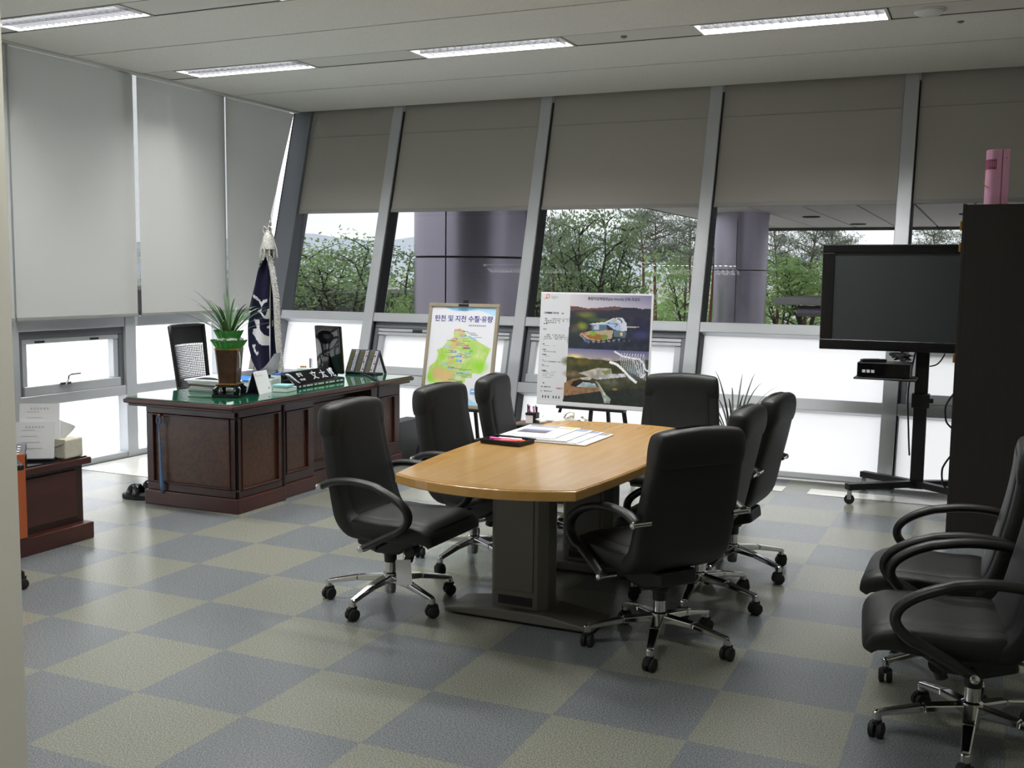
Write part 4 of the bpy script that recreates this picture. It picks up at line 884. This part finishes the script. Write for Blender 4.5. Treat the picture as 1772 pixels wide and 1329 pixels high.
# ------------------------------------------------------------------ flag on its stand in the corner
t = thing('flag', 'navy blue flag with silver fringe and white tassel on a pole in the corner', 'flag', (-1.66, 3.98, 0))
MB().lathe([(.17, 0), (.17, .02), (.1, .05), (.03, .09), (.02, .14)], 24).build('pole_base', M_chrome, t, smooth=True)
MB().cyl((0, 0, .1), (0.025, 0, 2.0), .014, n=12).build('pole', M_chrome, t, smooth=True); MB().lathe([(.004, 2.0), (.016, 2.02), (.006, 2.05), (.002, 2.13)], 10, .025).build('finial', M_chrome, t, smooth=True)
zs = [1.75, 1.6, 1.4, 1.23, 1.1, .92, .78, .66]; le = [.0, -.085, -.12, -.15, -.185, -.185, -.15, -.08]; re = [.03, .08, .115, .13, .14, .155, .165, .175]
def flag_pt(u, v):
    z = 1.75-(1.75-.62)*v; l = np.interp(-z, [-a for a in zs], le); r = np.interp(-z, [-a for a in zs], re)
    bot = .0 if v < .9 else 0
    return (l+(r-l)*u, -.03-.05*min(1, v*3)*math.sin(u*5.5+.6)-.02*math.sin(u*13+v*3), z-.10*v*(1-u)*0-.05*v*math.sin(u*3))
NW, NH = 56, 150; img = np.full((NH, NW, 3), 0.) + np.array([19, 20, 44.])
SV = (196, 198, 200)
def cf(x, y):   # crop 430..510 x 380..660 at 4.75 -> flag uv
    px, py = 430+x/4.75, 380+y/4.75; z = 1.73-(py-445)*(1.73-.62)/(655-445)*1.0
    X = -1.64+(px-470)*.0059+1.66; l = np.interp(-z, [-a for a in zs], le); r = np.interp(-z, [-a for a in zs], re)
    return (min(1, max(0, (X-l)/(r-l))), (1.75-z)/(1.75-.62))
for poly in (((85, 608), (110, 625), (135, 665), (150, 645), (178, 635), (178, 658), (158, 668), (135, 705), (118, 660), (85, 632)), ((100, 738), (140, 712), (130, 738), (165, 770), (180, 705), (190, 735), (196, 850), (180, 870), (168, 868), (168, 850), (182, 845), (178, 790), (160, 790), (128, 752)), ((78, 808), (118, 808), (122, 870), (150, 915), (178, 935), (176, 1000), (130, 998), (90, 965), (64, 925), (68, 890), (96, 872)), ((60, 1015), (85, 1008), (76, 1040), (92, 1072), (110, 1055), (116, 1072), (95, 1098), (70, 1070))): fill(img, [cf(*p) for p in poly], SV)
paint('flag_cloth', img, flag_pt, t, M_cloth)
m = MB(); 
for k in range(170):
    v = k/169; x, y, z = flag_pt(.93, v); w = .028+.012*rng.random(); dz = -.012-.01*rng.random()
    m.tube([(x-.012, y-.012, z), (x+w*.5, y-.022, z+dz*.4), (x+w, y-.012, z+dz)], .0042, 4, caps=False)
    m.tube([(x-.03, y-.016, z), (x-.005, y-.026, z+dz*.4), (x+w*.4, y-.02, z+dz)], .004, 4, caps=False)
tag(m.build('silver_fringe', M_silver_thread, t), kind='stuff')
ts = MB().lathe([(.012, 1.965), (.03, 1.95), (.05, 1.91), (.062, 1.83), (.066, 1.80)], 20, .02, -.02).build('tassel_head', M_silver_thread, t, smooth=True)
m = MB()
for k in range(90):
    a = rng.random()*2*PI; r = .03+.045*rng.random(); z0 = 1.9-.03*rng.random(); l = .12+.06*rng.random()
    m.tube([(.02+.6*r*math.cos(a), -.02+.6*r*math.sin(a), z0), (.02+r*math.cos(a), -.02+r*math.sin(a), z0-l*.5), (.02+1.1*r*math.cos(a), -.02+1.1*r*math.sin(a), z0-l)], .0045, 4)
tag(m.build('tassel_strands', M_silver_thread, t), kind='stuff')
for s in (-1, 1): MB().tube([(.02+s*(.045*math.sin(a)), -.04, 1.975+.03*math.sin(2*a)) for a in np.linspace(0, PI, 14)], .005, 6).build('bow_loop', M_silver_thread, t, smooth='all')
MB().box(.085, .14, -.085, -.08, .60, .655).build('corner_patch', M_silver_thread, t)

# ------------------------------------------------------------------ television on a wheeled stand
SX, SY_ = 3.95, 4.13
t = thing('tv_stand', 'black wheeled television stand with pole and cross feet', 'stand', (SX, SY_, 0))
MB().box(-.045, .045, -.03, .03, .09, 1.55).build('pole', M_plastic, t, bev=.004)
for k, (dx, dy) in enumerate(((-.44, -.36), (-.40, .22), (.44, -.36), (.40, .22))):
    f = MB().bar((0, 0, .125), (dx, dy, .125), .06, .045).build('foot', M_plastic, t, bev=.003)
    MB().bar((dx*.96, dy*.96-.016, .1), (dx*.96, dy*.96-.016, .035), .028, .006).bar((dx*.96, dy*.96+.016, .1), (dx*.96, dy*.96+.016, .035), .028, .006).build('caster_fork', M_chrome, f)
    MB().tube([(dx*.96, dy*.96-.011, .035), (dx*.96, dy*.96+.011, .035)], .035, 18).build('caster_wheel', M_rubber, f, smooth=True)
MB().box(-.43, -.02, -.36, -.06, .895, .907).build('shelf', M_plastic, t, bev=.002, seg=1); MB().bar((-.02, -.1, .88), (-.2, -.2, .89), .03, .02).build('shelf_bracket', M_plastic, t)
MB().box(-.06, .06, -.045, .045, .68, .78).build('pole_collar', M_plastic, t, bev=.004); MB().box(.06, .085, -.02, .02, .715, .75).build('collar_knob', M_plastic, t, bev=.004)
MB().box(-.25, .25, -.06, -.03, 1.25, 1.62).build('mounting_plate', M_plastic, t)
MB().tube(smooth_path([(-.05, .04, 1.1), (-.09, .05, .8), (-.075, .05, .5), (-.06, .04, .32)]), .006, 6).build('cable', M_rubber, t, smooth=True)
MB().tube(smooth_path([(.05, -.02, .98), (.1, -.04, 1.0), (.14, -.05, 1.06), (.15, -.06, 1.12)]), .005, 6).build('cable', M_rubber, t, smooth=True)
t = thing('television', 'large black flat television switched off on the wheeled stand', 'television', (3.25, 3.99, 1.085))
TW, TH = 1.33, .752
MB().box(.02, TW-.02, 0, .075, .02, TH-.02).build('rear_housing', M_plastic, t, bev=.01)
m = MB(); b = .085
m.box(0, TW, -.025, .02, 0, .075); m.box(0, TW, -.025, .02, TH-.058, TH); m.box(0, b, -.025, .02, .075, TH-.058); m.box(TW-b, TW, -.025, .02, .075, TH-.058); m.build('bezel', mat('tv_bezel', (14, 14, 17), .25), t, bev=.006)
MB().box(b, TW-b, -.012, .0, .075, TH-.058).build('screen', M_screen, t)
t = thing('set_top_box', 'black set-top box on the television stand shelf', 'electronics', (3.73, 3.92, .9075))
MB().box(-.19, .16, -.13, .12, .006, .105).build('case', M_plastic, t, bev=.004); MB().box(-.185, .155, -.134, -.13, .012, .1).build('front_panel', M_gloss_black, t)
for k in range(3): MB().box(-.155+.03*k, -.133+.03*k, -.1355, -.134, .035, .055).build('indicator', M_key, t)
for k, (x, y) in enumerate(((-.15, -.1), (.12, -.1), (-.15, .09), (.12, .09))): MB().lathe([(.012, 0), (.012, .006)], 8, x, y).build('foot', M_rubber, t)
t = thing('remote_control', 'black remote control lying on the set-top box', 'remote', (3.64, 3.87, 1.013), .5)
MB().box(-.09, .09, -.022, .022, 0, .02).build('body', M_plastic, t, bev=.006); m = MB()
for r_ in range(6):
    for c_ in range(3): m.box(-.07+.02*r_, -.06+.02*r_, -.014+.011*c_, -.007+.011*c_, .02, .023)
tag(m.build('buttons', M_phone, t), kind='stuff')
t = thing('cable_bundle', 'tangled black cables heaped on the set-top box', 'cables', (3.8, 3.96, 1.013))
for k in range(5):
    g = np.random.default_rng(40+k); MB().tube(smooth_path([(-.06+.14*g.random(), -.05+.1*g.random(), .012+.05*g.random()) for _ in range(7)], 5), .006, 6).build('cable', M_rubber, t, smooth='all')

# ------------------------------------------------------------------ dark cabinet and pink device
t = thing('tall_cabinet', 'tall black-brown cabinet at the right edge of the photo', 'cabinet', (4.19, 3.04, 0))
MB().box(.02, .95, .0, .44, .0, 2.045).build('carcass', M_black_wood, t, bev=.002, seg=1); MB().box(0, .022, .0, .46, .0, 2.05).build('side_panel', M_black_wood, t, bev=.002, seg=1)
for z in (1.93, 1.80, 1.12): MB().box(-.014, .0, .06, .1, z-.035, z+.02).build('hinge', M_gold, t, bev=.003)
for z in (.78, .38): MB().tube(smooth_path([(.0, .2, z+.1), (-.03, .2, z+.05), (-.045, .2, z), (-.035, .2, z-.08), (.0, .2, z-.12)]), .006, 6).build('hanging_cable', M_rubber, t, smooth=True)
t = thing('pink_device', 'pink plastic upright device with a rounded side on the tall cabinet', 'device', (4.30, 3.25, 2.05))
MB().prism([(0.045*math.cos(a)+.045, .055*math.sin(a)) for a in np.linspace(PI/2, 3*PI/2, 14)]+[(.092, -.055), (.092, .055)], 0, .335).build('body', M_pink, t, bev=.006)
MB().box(.096, .135, -.055, .055, 0, .335).build('side_section', M_pink, t, bev=.003); MB().box(.09, .098, -.05, .05, .0, .33).build('gap', M_pinkd, t)
gr = MB().prism([(0.0465*math.cos(a)+.045, .0565*math.sin(a)) for a in np.linspace(PI*1.0, 3*PI/2, 10)]+[(.06, -.0565), (.06, -.04), (.02, -.03)], .215, .275).build('speaker_grille', M_pinkd, t)
for k in range(5): MB().box(.014+.009*k, .018+.009*k, -.0585, -.055, .228, .262).build('grille_slot', M_pink, gr)
MB().cyl((.115, -.0555, .28), (.115, -.058, .28), .003, n=8).build('screw', M_dark, t); MB().tube(smooth_path([(-.008, -.03, .145), (.0, -.045, .12), (.025, -.056, .105)]), .003, 6).build('trim_arc', M_gold, t, smooth=True)

# ------------------------------------------------------------------ low cabinet and things behind the table
t = thing('low_cabinet', 'low wooden cabinet with layered boxes behind the conference table', 'cabinet', (1.58, 3.02, 0))
MB().box(-.34, .34, -.2, .2, .02, .485).build('body', mat('walnut', (98, 72, 50), .4, noise=.2, nscale=8), t, bev=.004); MB().box(-.36, .36, -.22, .22, .485, .512).build('top', MATS['walnut'], t, bev=.004)
for k in range(2): MB().box(-.32+.33*k, -.01+.33*k, -.213, -.2, .05, .44).build('door', M_mahog, t, bev=.003)
for x, y in ((-.3, -.16), (.3, -.16), (-.3, .16), (.3, .16)): MB().lathe([(.02, 0), (.02, .022)], 10, x, y).build('foot', M_rubber, t)
t = thing('pen_holder', 'black and white pen holder full of pens behind the table', 'pen holder', (1.37, 3.06, .513))
MB().box(-.032, .025, -.03, .03, 0, .085).build('holder', M_white, t, bev=.002); MB().box(.025, .05, -.03, .03, 0, .088).build('side_bin', M_plastic, t); MB().box(-.034, .027, -.033, .033, .07, .087).build('rim', M_plastic, t)
for k, mm in enumerate((M_bluepen, M_redpen, M_bluepen, M_white, M_redpen, M_pinkpen, M_bluepen, M_plastic)):
    g = np.random.default_rng(k+60); x, y = -.025+.01*k, -.02+.04*g.random(); MB().cyl((x, y, .06), (x+.012*g.normal(), y+.01*g.normal(), .125+.02*g.random()), .005, n=7).build('pen', mm, t, smooth=True)
t = thing('plastic_bag', 'crumpled white plastic bag behind the far table edge', 'bag', (1.63, 3.04, .513))
m = MB(); g = np.random.default_rng(77); ph = g.random(12)*6
def bagp(u, v):
    a = u*2*PI; b = v*PI; k = 1+.16*math.sin(5*a+ph[0]+3*b)+.1*math.sin(9*a+ph[1]-4*b)+.07*math.sin(15*a+7*b)
    z = .045-.045*math.cos(b)+(.035*math.exp(-((a-1.0)/.35)**2)*math.sin(b)); return (.17*math.cos(a)*math.sin(b)*k, .1*math.sin(a)*math.sin(b)*k, z*(1+.15*math.sin(7*a)))
m.grid(bagp, 48, 18).build('bag_body', M_bagwhite, t, smooth='all'); MB().tube(smooth_path([(.02, -.05, .07), (.05, -.06, .11), (.09, -.05, .12), (.1, -.05, .08)]), .012, 6, flat=((0, 1, 0), 1.5, .4)).build('bag_handle', M_bagwhite, t, smooth='all')
t = thing('potted_plant', 'dark spiky potted plant on the floor behind the right chairs', 'plant', (2.67, 3.85, 0)); t.scale = (1.05, 1.05, 1.42)
MB().lathe([(.09, 0), (.13, .2), (.145, .23), (.13, .235), (.12, .2)], 20).build('pot', mat('terracotta_dark', (92, 70, 60), .6), t, smooth=True); MB().lathe([(.122, .19), (0.0, .2)], 16).build('soil', M_dark, t)
for k in range(22): blade_mesh(k*2.4, .40+.14*rng.random(), R(76-34*(k/22)+rng.normal()*6), .011, .22, .2+.4*rng.random()).build('leaf', mat('leaf_dark_indoor', (38, 52, 36), .5), t, smooth='all', fix=False)

# ------------------------------------------------------------------ left credenza with its things
t = thing('credenza', 'low dark mahogany credenza with dark glass top at left', 'cabinet', (0, 0, 0))
MB().box(-.92, -.505, -.9, .655, .1, .445).build('body', M_mahog, t); MB().box(-.93, -.44, -.92, .675, 0, .1).build('plinth', M_mahog_red, t, bev=.006); MB().box(-.94, -.47, -.93, .70, .445, .485).build('top', M_mahog_red, t, bev=.008); MB().box(-.925, -.49, -.91, .68, .4855, .493).build('glass_sheet', mat('dark_glass', (20, 24, 26), .05), t)
MB().box(-.505, -.492, -.85, .60, .14, .42).build('side_panel', M_mahog_red, t, bev=.003)
t = thing('wooden_panel', 'orange-brown wooden panel standing against the credenza', 'panel', (-.441, -.20, .1005), 0)
MB().box(-.027, .0, -.5, .40, .005, .48).build('board', M_orange, t, bev=.004); MB().box(-.027, .0, -.5, .40, 0, .006).build('bottom_edge', M_mahog, t)
t = thing('tissue_box', 'cloth-covered tissue box with a tissue pulled up on the credenza', 'tissue box', (-.585, .575, .494), .1)
MB().box(-.10, .10, -.075, .075, 0, .115).build('box_body', M_tissue_box, t, bev=.01, seg=3)
MB().grid(lambda u, v: (-.104+.208*u, -.079-.002*math.sin(9*u), .117-(.05*v*(1-abs(2*u-1.3)))), 14, 4).build('cloth_flap', M_tissue_box, t, smooth='all')
MB().grid(lambda u, v: ((-.05+.1*u)*(1+.9*v)*.8+.02*v, .03*math.sin(u*6+v*2)*(1-.3*v), .112+.115*v*(1-.35*abs(2*u-.9))), 14, 8).build('tissue', M_white, t, smooth='all', fix=False)
t = thing('paper_rack', 'two white printed forms standing in a rack on the credenza', 'papers', (-.61, .43, .494), .6)
for k, (dx, dy, h, a) in enumerate(((0, .03, .32, .18), (-.015, -.02, .22, .22))):
    A = Matrix.Translation((dx, dy, .004)) @ Matrix.Rotation(-a, 4, 'X')
    f = MB().box(-.11, .11, -.002, .002, 0, h, mx=A).build('form', M_white, t); m = MB()
    for q in range(4): m.box(-.07, .0+.015*q, -.003, -.002, h-.05-.035*q, h-.046-.035*q, mx=A)
    for q in range(6): m.box(-.05+.018*q, -.04+.018*q, -.003, -.002, h-.036, h-.024, mx=A)
    tag(m.build('form_print', mat('grey_print2', (196, 198, 204), .6), f), kind='stuff')
MB().box(-.1, .1, -.05, .06, 0, .012).build('rack_base', M_plastic, t); MB().bar((0, .06, .01), (0, .09, .2), .08, .006).build('rack_back', M_plastic, t)
t = thing('desk_phone', 'dark key telephone with a tan handset at the far left', 'telephone', (-.57, .17, .494), .75)
A = Matrix.Translation((0, 0, .015)) @ Matrix.Rotation(.4, 4, 'X')
MB().box(-.1, .1, -.02, .18, .0, .03, mx=A).build('body', M_phone, t, bev=.006); MB().box(-.1, .1, .1, .15, 0, .05).build('stand', M_plastic, t); m = MB()
for r_ in range(6):
    for c_ in range(4): m.box(-.02+.026*c_, -.006+.026*c_, .0+.026*r_, .012+.026*r_, .03, .034, mx=A)
tag(m.build('keys', M_key, t), kind='stuff')
MB().tube([A @ Vector(p) for p in ((-.07, -.01, .045), (-.07, .03, .06), (-.07, .12, .06), (-.07, .16, .045))], [.022, .018, .018, .022], 10).build('handset', mat('handset_tan', (186, 112, 66), .5), t, smooth='all')
t = thing('side_monitor', 'dark monitor edge peeking out beside the partition', 'monitor', (-.80, .09, .494), .7)
MB().box(-.2, .2, -.015, .015, .1, .46).build('screen_shell', M_plastic, t, bev=.006); MB().box(-.03, .03, 0, .03, .01, .2).build('neck', M_plastic, t); MB().lathe([(.1, 0), (.1, .01), (.03, .02)], 20).build('stand_base', M_plastic, t, smooth=True)

# ------------------------------------------------------------------ outside: ground, hills, wall, canopy, columns
ZG = -1.5
us = MB().box(-2.62, 40, -30, 5.5, 3.48, 15).build('unseen_upper_storeys', M_concrete_d); tag(us, 'unseen upper storeys above the room, added to shade the columns outside', kind='structure')  # unseen mass added to shade the columns and darken their reflections
gd = MB().box(-420, 420, 4.75, 600, ZG-.3, ZG).box(-420, XL-.2, -300, 4.75, ZG-.3, ZG).build('ground', M_ground); tag(gd, 'pale paved ground outside the building', kind='structure')
def ridge_mesh(d, seed, base, amp, a0=-75, a1=45):
    m = MB(); g = np.random.default_rng(seed); ph = g.random(6)*6; n = 90
    for i in range(n+1):
        a = R(a0+(a1-a0)*i/n); h = base+amp*(.5*math.sin(9*a+ph[0])+.3*math.sin(21*a+ph[1])+.15*math.sin(47*a+ph[2])+.06*math.sin(130*a+ph[3]))
        x, y = 4.4+d*math.sin(a), -4+d*math.cos(a); x2, y2 = 4.4+(d+160)*math.sin(a), -4+(d+160)*math.cos(a)
        m.v += [(x, y, ZG-3), (x+.35*(x2-x), y+.35*(y2-y), h*.7), ((x+x2)/2, (y+y2)/2, h), (x2, y2, h*.6)]
    for i in range(n):
        for q in range(3): m.f.append((i*4+q, (i+1)*4+q, (i+1)*4+q+1, i*4+q+1)); m.mi.append(0)
    return m
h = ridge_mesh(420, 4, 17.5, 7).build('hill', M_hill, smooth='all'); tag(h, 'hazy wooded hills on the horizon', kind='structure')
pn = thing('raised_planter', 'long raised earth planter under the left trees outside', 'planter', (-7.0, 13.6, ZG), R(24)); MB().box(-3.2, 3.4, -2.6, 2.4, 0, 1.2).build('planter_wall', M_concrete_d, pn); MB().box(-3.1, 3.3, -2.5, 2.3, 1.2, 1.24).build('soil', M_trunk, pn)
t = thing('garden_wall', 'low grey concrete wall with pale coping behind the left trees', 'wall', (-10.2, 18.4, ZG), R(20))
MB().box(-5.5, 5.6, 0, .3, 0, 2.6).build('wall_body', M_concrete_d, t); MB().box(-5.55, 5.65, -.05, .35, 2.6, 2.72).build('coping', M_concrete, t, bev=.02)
# entrance canopy with soffit strips
cn = thing('entrance_canopy', 'wide flat entrance canopy with lilac-grey soffit panels outside', 'canopy', (0, 0, 3.6))
MB().box(-5, 26, 20, 39.3, .06, .75).build('roof_slab', M_concrete, cn); MB().box(.3, 26, 10, 20, .0, .75).build('unseen_shade_slab', M_concrete_d, cn)  # near slab lies out of view, added to darken the large column
for k in range(21):
    x = -5+.02+k*1.475
    MB().box(x, x+1.40, 20.02, 39.2, .0, .05).build('soffit_panel', M_soffit, cn)
MB().box(-5, 26, 39.2, 39.3, -.12, .06).build('edge_trim', M_concrete_d, cn); MB().box(-5.06, -5, 20, 39.3, -.02, .75).build('edge_trim', M_concrete, cn)
for x, y in ((-1.1, 31.5), (-.2, 36.5), (3.6, 31.0), (5.5, 36.5)): MB().lathe([(.28, .0), (.28, -.03), (.22, -.04), (0, -.04)], 20, x, y).build('downlight', M_dark, cn, smooth=True)
def column(x, y, ztop, a0, label, collar):
    t = thing('cladding_column', label, 'column', (x, y, ZG), 0, 'round clad columns outside')
    rad = .82; H = ztop-ZG
    MB().lathe([(rad-.03, 0), (rad-.03, H)], 40).build('core', M_dark, t, smooth=True)
    zs = [0, 1.15, 3.33]; 
    while zs[-1]+2.2 < H-.1: zs.append(zs[-1]+2.2)
    zs.append(H)
    for i in range(len(zs)-1):
        if zs[i+1]-zs[i] < .1: continue
        for q in range(4):
            A0 = a0+q*PI/2+.012; A1 = a0+(q+1)*PI/2-.012
            MB().lathe([(rad-.03, zs[i]+.012), (rad, zs[i]+.014), (rad, zs[i+1]-.014), (rad-.03, zs[i+1]-.012)], 14, a0=A0, a1=A1).build('cladding_panel', M_clad, t, smooth=True)
    if collar: MB().lathe([(rad+.02, H-.22), (rad+.02, H)], 36).build('collar', M_clad, t, smooth=True)
def face_ang(x, y): return math.atan2(-3.94-y, 4.38-x)
column(-2.37, 9.55, 6.5, face_ang(-2.37, 9.55)-R(25.6), 'large round lilac-grey clad column close outside the second window', False)
column(-2.88, 29.41, 3.6, face_ang(-2.88, 29.41)-R(9), 'round lilac-grey clad column under the entrance canopy', True)
wk = thing('walkway_roof', 'low grey walkway roof with a rounded beam beside the right column', 'roof', (0, 20.4, 0))
MB().box(-.15, 6, 0, 4, 1.0, 1.16).build('roof_slab', M_concrete, wk, bev=.02); MB().cyl((.35, .3, .86), (6, .3, .86), .12).build('beam', M_clad, wk, smooth=True)
for x in (1.5, 4.5): MB().cyl((x, .3, ZG), (x, .3, .76), .09).build('post', M_clad, wk, smooth=True)

# ------------------------------------------------------------------ trees
def leaf_cloud(centres, n, sig, size, seed, thin=.5):
    g = np.random.default_rng(seed); c = np.array(centres)[g.integers(0, len(centres), n)]+g.normal(0, 1, (n, 3))*np.array(sig)
    a = g.normal(0, 1, (n, 3)); a /= np.linalg.norm(a, axis=1)[:, None]; b = np.cross(a, g.normal(0, 1, (n, 3))); b /= np.linalg.norm(b, axis=1)[:, None]
    s = size*(.6+.8*g.random((n, 1))); a *= s; b *= s*thin
    v = np.stack([c-a, c-b*.9, c+a, c+b*.9], 1).reshape(-1, 3); return v
def leaf_mesh(v, m):
    me = bpy.data.meshes.new('foliage'); n = len(v)//4; me.from_pydata(v.tolist(), [], np.arange(n*4).reshape(-1, 4).tolist()); me.materials.append(m); me.update(); return me
def broadleaf(seed, Ht, spread, stems, nleaf, lm, size):
    g = np.random.default_rng(seed); m = MB(); tips = []
    for k in range(stems):
        a = 2*PI*k/stems+g.normal()*.4; p = np.array([.08*math.cos(a), .08*math.sin(a), 0.]); pts = [p.copy()]; d = np.array([math.cos(a)*spread*.35, math.sin(a)*spread*.35, Ht*(.75+.25*g.random())])
        hh = d[2]
        for i in range(1, 8):
            s = i/7; pts.append(np.array([d[0]*s**1.4, d[1]*s**1.4, hh*s])+g.normal(0, .03*Ht*.3, 3)*s)
        m.tube(pts, list(np.linspace(.013*Ht, .003*Ht, 8)), 5)
        for i in range(2, 8):
            for q in range(3):
                aa = g.random()*2*PI; l = spread*(.18+.22*g.random())*(1.15-.6*i/8); e = pts[i]+np.array([math.cos(aa)*l, math.sin(aa)*l, l*(.15+.6*g.random())]); mid = (pts[i]+e)/2+np.array([0, 0, .1*l])
                m.tube([pts[i], mid, e], [.0045*Ht, .003*Ht, .0015*Ht], 4, caps=False)
                if i >= 5 or (i >= 4 and g.random() < .6): tips += [mid, e, e]
        tips.append(pts[-1])
    v = leaf_cloud(tips, nleaf, [spread*.075, spread*.075, Ht*.035], size, seed+1)
    return m.mesh('trunk', M_trunk, smooth='all', fix=False), leaf_mesh(v, lm)
def pine(seed, Ht, spread, nleaf):
    g = np.random.default_rng(seed); m = MB(); tips = []; lean = g.normal(0, .05, 2)
    pts = [np.array([lean[0]*Ht*s**2+.015*Ht*math.sin(5*s+seed), lean[1]*Ht*s**2, Ht*s]) for s in np.linspace(0, .97, 9)]
    m.tube(pts, list(np.linspace(.016*Ht, .005*Ht, 9)), 6)
    for i in range(14):
        s = .62+.36*i/13+.015*g.normal(); aa = i*2.4+g.normal()*.3; p = np.array([np.interp(s, np.linspace(0, .97, 9), [q[j] for q in pts]) for j in range(3)])
        l = spread*(.5-.3*max(0, (s-.7)/.3))*(.6+.5*g.random()); e = p+np.array([math.cos(aa)*l, math.sin(aa)*l, l*.25+.02*Ht]); md = (p+e)/2-np.array([0, 0, .03*l])
        m.tube([p, md, e], [.006*Ht, .004*Ht, .002*Ht], 4, caps=False); tips += [md, e, e, e*.85+p*.15]
    tips.append(pts[-1])
    v = leaf_cloud(tips, nleaf, [spread*.085, spread*.085, Ht*.022], .12*Ht/6, seed+1, .14)
    return m.mesh('trunk', M_trunkred, smooth='all', fix=False), leaf_mesh(v, M_leafP)
PROTO = {'a': broadleaf(3, 4.0, 2.7, 4, 2100, M_leafA, .05), 'b': broadleaf(9, 4.0, 2.4, 3, 1700, M_leafB, .05), 'c': broadleaf(15, 4.5, 2.8, 9, 6500, M_leafB, .045), 'd': broadleaf(21, 4.0, 3.2, 5, 2800, M_leafL, .07), 'p': pine(5, 6.0, 3.4, 3000), 'q': pine(12, 6.0, 3.0, 2600)}
PH = {'a': 4.05, 'b': 4.05, 'c': 4.6, 'd': 4.05, 'p': 6.0, 'q': 6.0}
def tree(kind, x, y, ztop, rz, label, wide=1., zb=None):
    zb = ZG if zb is None else zb; s = (ztop-zb)/PH[kind]; nm = 'pine_tree' if kind in 'pq' else 'leafy_tree'
    t = thing(nm, label, 'tree', (x, y, zb), rz, 'pines beyond the window' if kind in 'pq' else 'leafy trees beyond the window'); t.scale = (s*wide, s*wide, s)
    link('trunk', PROTO[kind][0], t); link('foliage', PROTO[kind][1], t)
tree('b', -7.67, 12.75, 2.05, .3, 'thin leafy tree beside the corner post, leftmost outside', 1.45, -.3)
tree('a', -7.9, 13.9, 2.36, 1.2, 'tallest leafy tree in the first window, just right of its glass edge', 1.45, -.3)
tree('a', -6.85, 13.1, 2.33, 3.0, 'leafy tree in the middle of the first window', 1.45, -.3)
tree('b', -5.45, 12.7, 2.3, 4.0, 'leafy tree between the second mullion and the large column', 1.45, -.3)
tree('d', -4.9, 12.3, 1.2, .5, 'low light green bush tree left of the large column', 1., -.3)
tree('b', -4.9, 18.4, 2.55, 2.2, 'slim leafy tree at the left edge of the third window', .9)
tree('c', -2.5, 14.9, 2.86, .7, 'big multi-stemmed tree behind the architecture board', .8)
tree('q', -4.3, 17.6, 2.75, 1.9, 'grey slender tree partly hidden by the big multi-stemmed tree', .9)
tree('p', -9.6, 39.9+.8, 4.3, .4, 'pine to the right of the big leafy tree, left of a close pair')
tree('q', -9.0, 40.9, 4.35, 2.6, 'pine with reddish trunk, right of a close pair')
tree('p', -7.6, 41.5, 4.0, 4.4, 'pine just left of the fourth mullion')
tree('q', -7.0, 42.3, 3.9, 5.4, 'slim pine touching the fourth mullion')
tree('q', -4.0, 42.0, 3.75, 1.0, 'pine right beside the canopy column')
tree('p', -3.0, 43.0, 3.85, 2.2, 'pine under the canopy edge, middle of three')
tree('q', -2.1, 43.5, 3.8, 3.3, 'pine under the canopy edge, next to the television')
tree('d', -2.6, 41.0, 2.5, 1.0, 'light green leafy tree left of the television', 1.3)
tree('d', -3.6, 40.8, 2.1, 2.4, 'light green leafy tree at the foot of the canopy column', 1.2)
tree('p', 2.0, 46.0, 3.7, .4, 'pine crown seen right of the last mullion'); tree('q', 3.8, 47.0, 3.75, 1.4, 'pine crown against the tall cabinet')
tree('d', -8.6, 44.0, 3.0, .4, 'rounded light green tree between the pine trunks', .8)
g = np.random.default_rng(50)
cen = [(-26+38*g.random(), 47+5*g.random(), ZG+g.random()**.8*(2.4+.9*math.sin(i))) for i in range(700)]
f = link('hedge_woodland', leaf_mesh(leaf_cloud(cen, 16000, [.5, .5, .25], .16, 51), M_leafL)); tag(f, 'dense green woodland undergrowth far outside', 'woodland', kind='stuff')
cen = [(-24+20*g.random(), 25+4*g.random(), ZG+g.random()*(3.3+.5*math.sin(i*.7))) for i in range(400)]
f = link('shrub_belt', leaf_mesh(leaf_cloud(cen, 7000, [.35, .35, .2], .1, 53), M_leafL)); tag(f, 'green shrubs growing behind the low concrete wall', 'shrubs', kind='stuff')
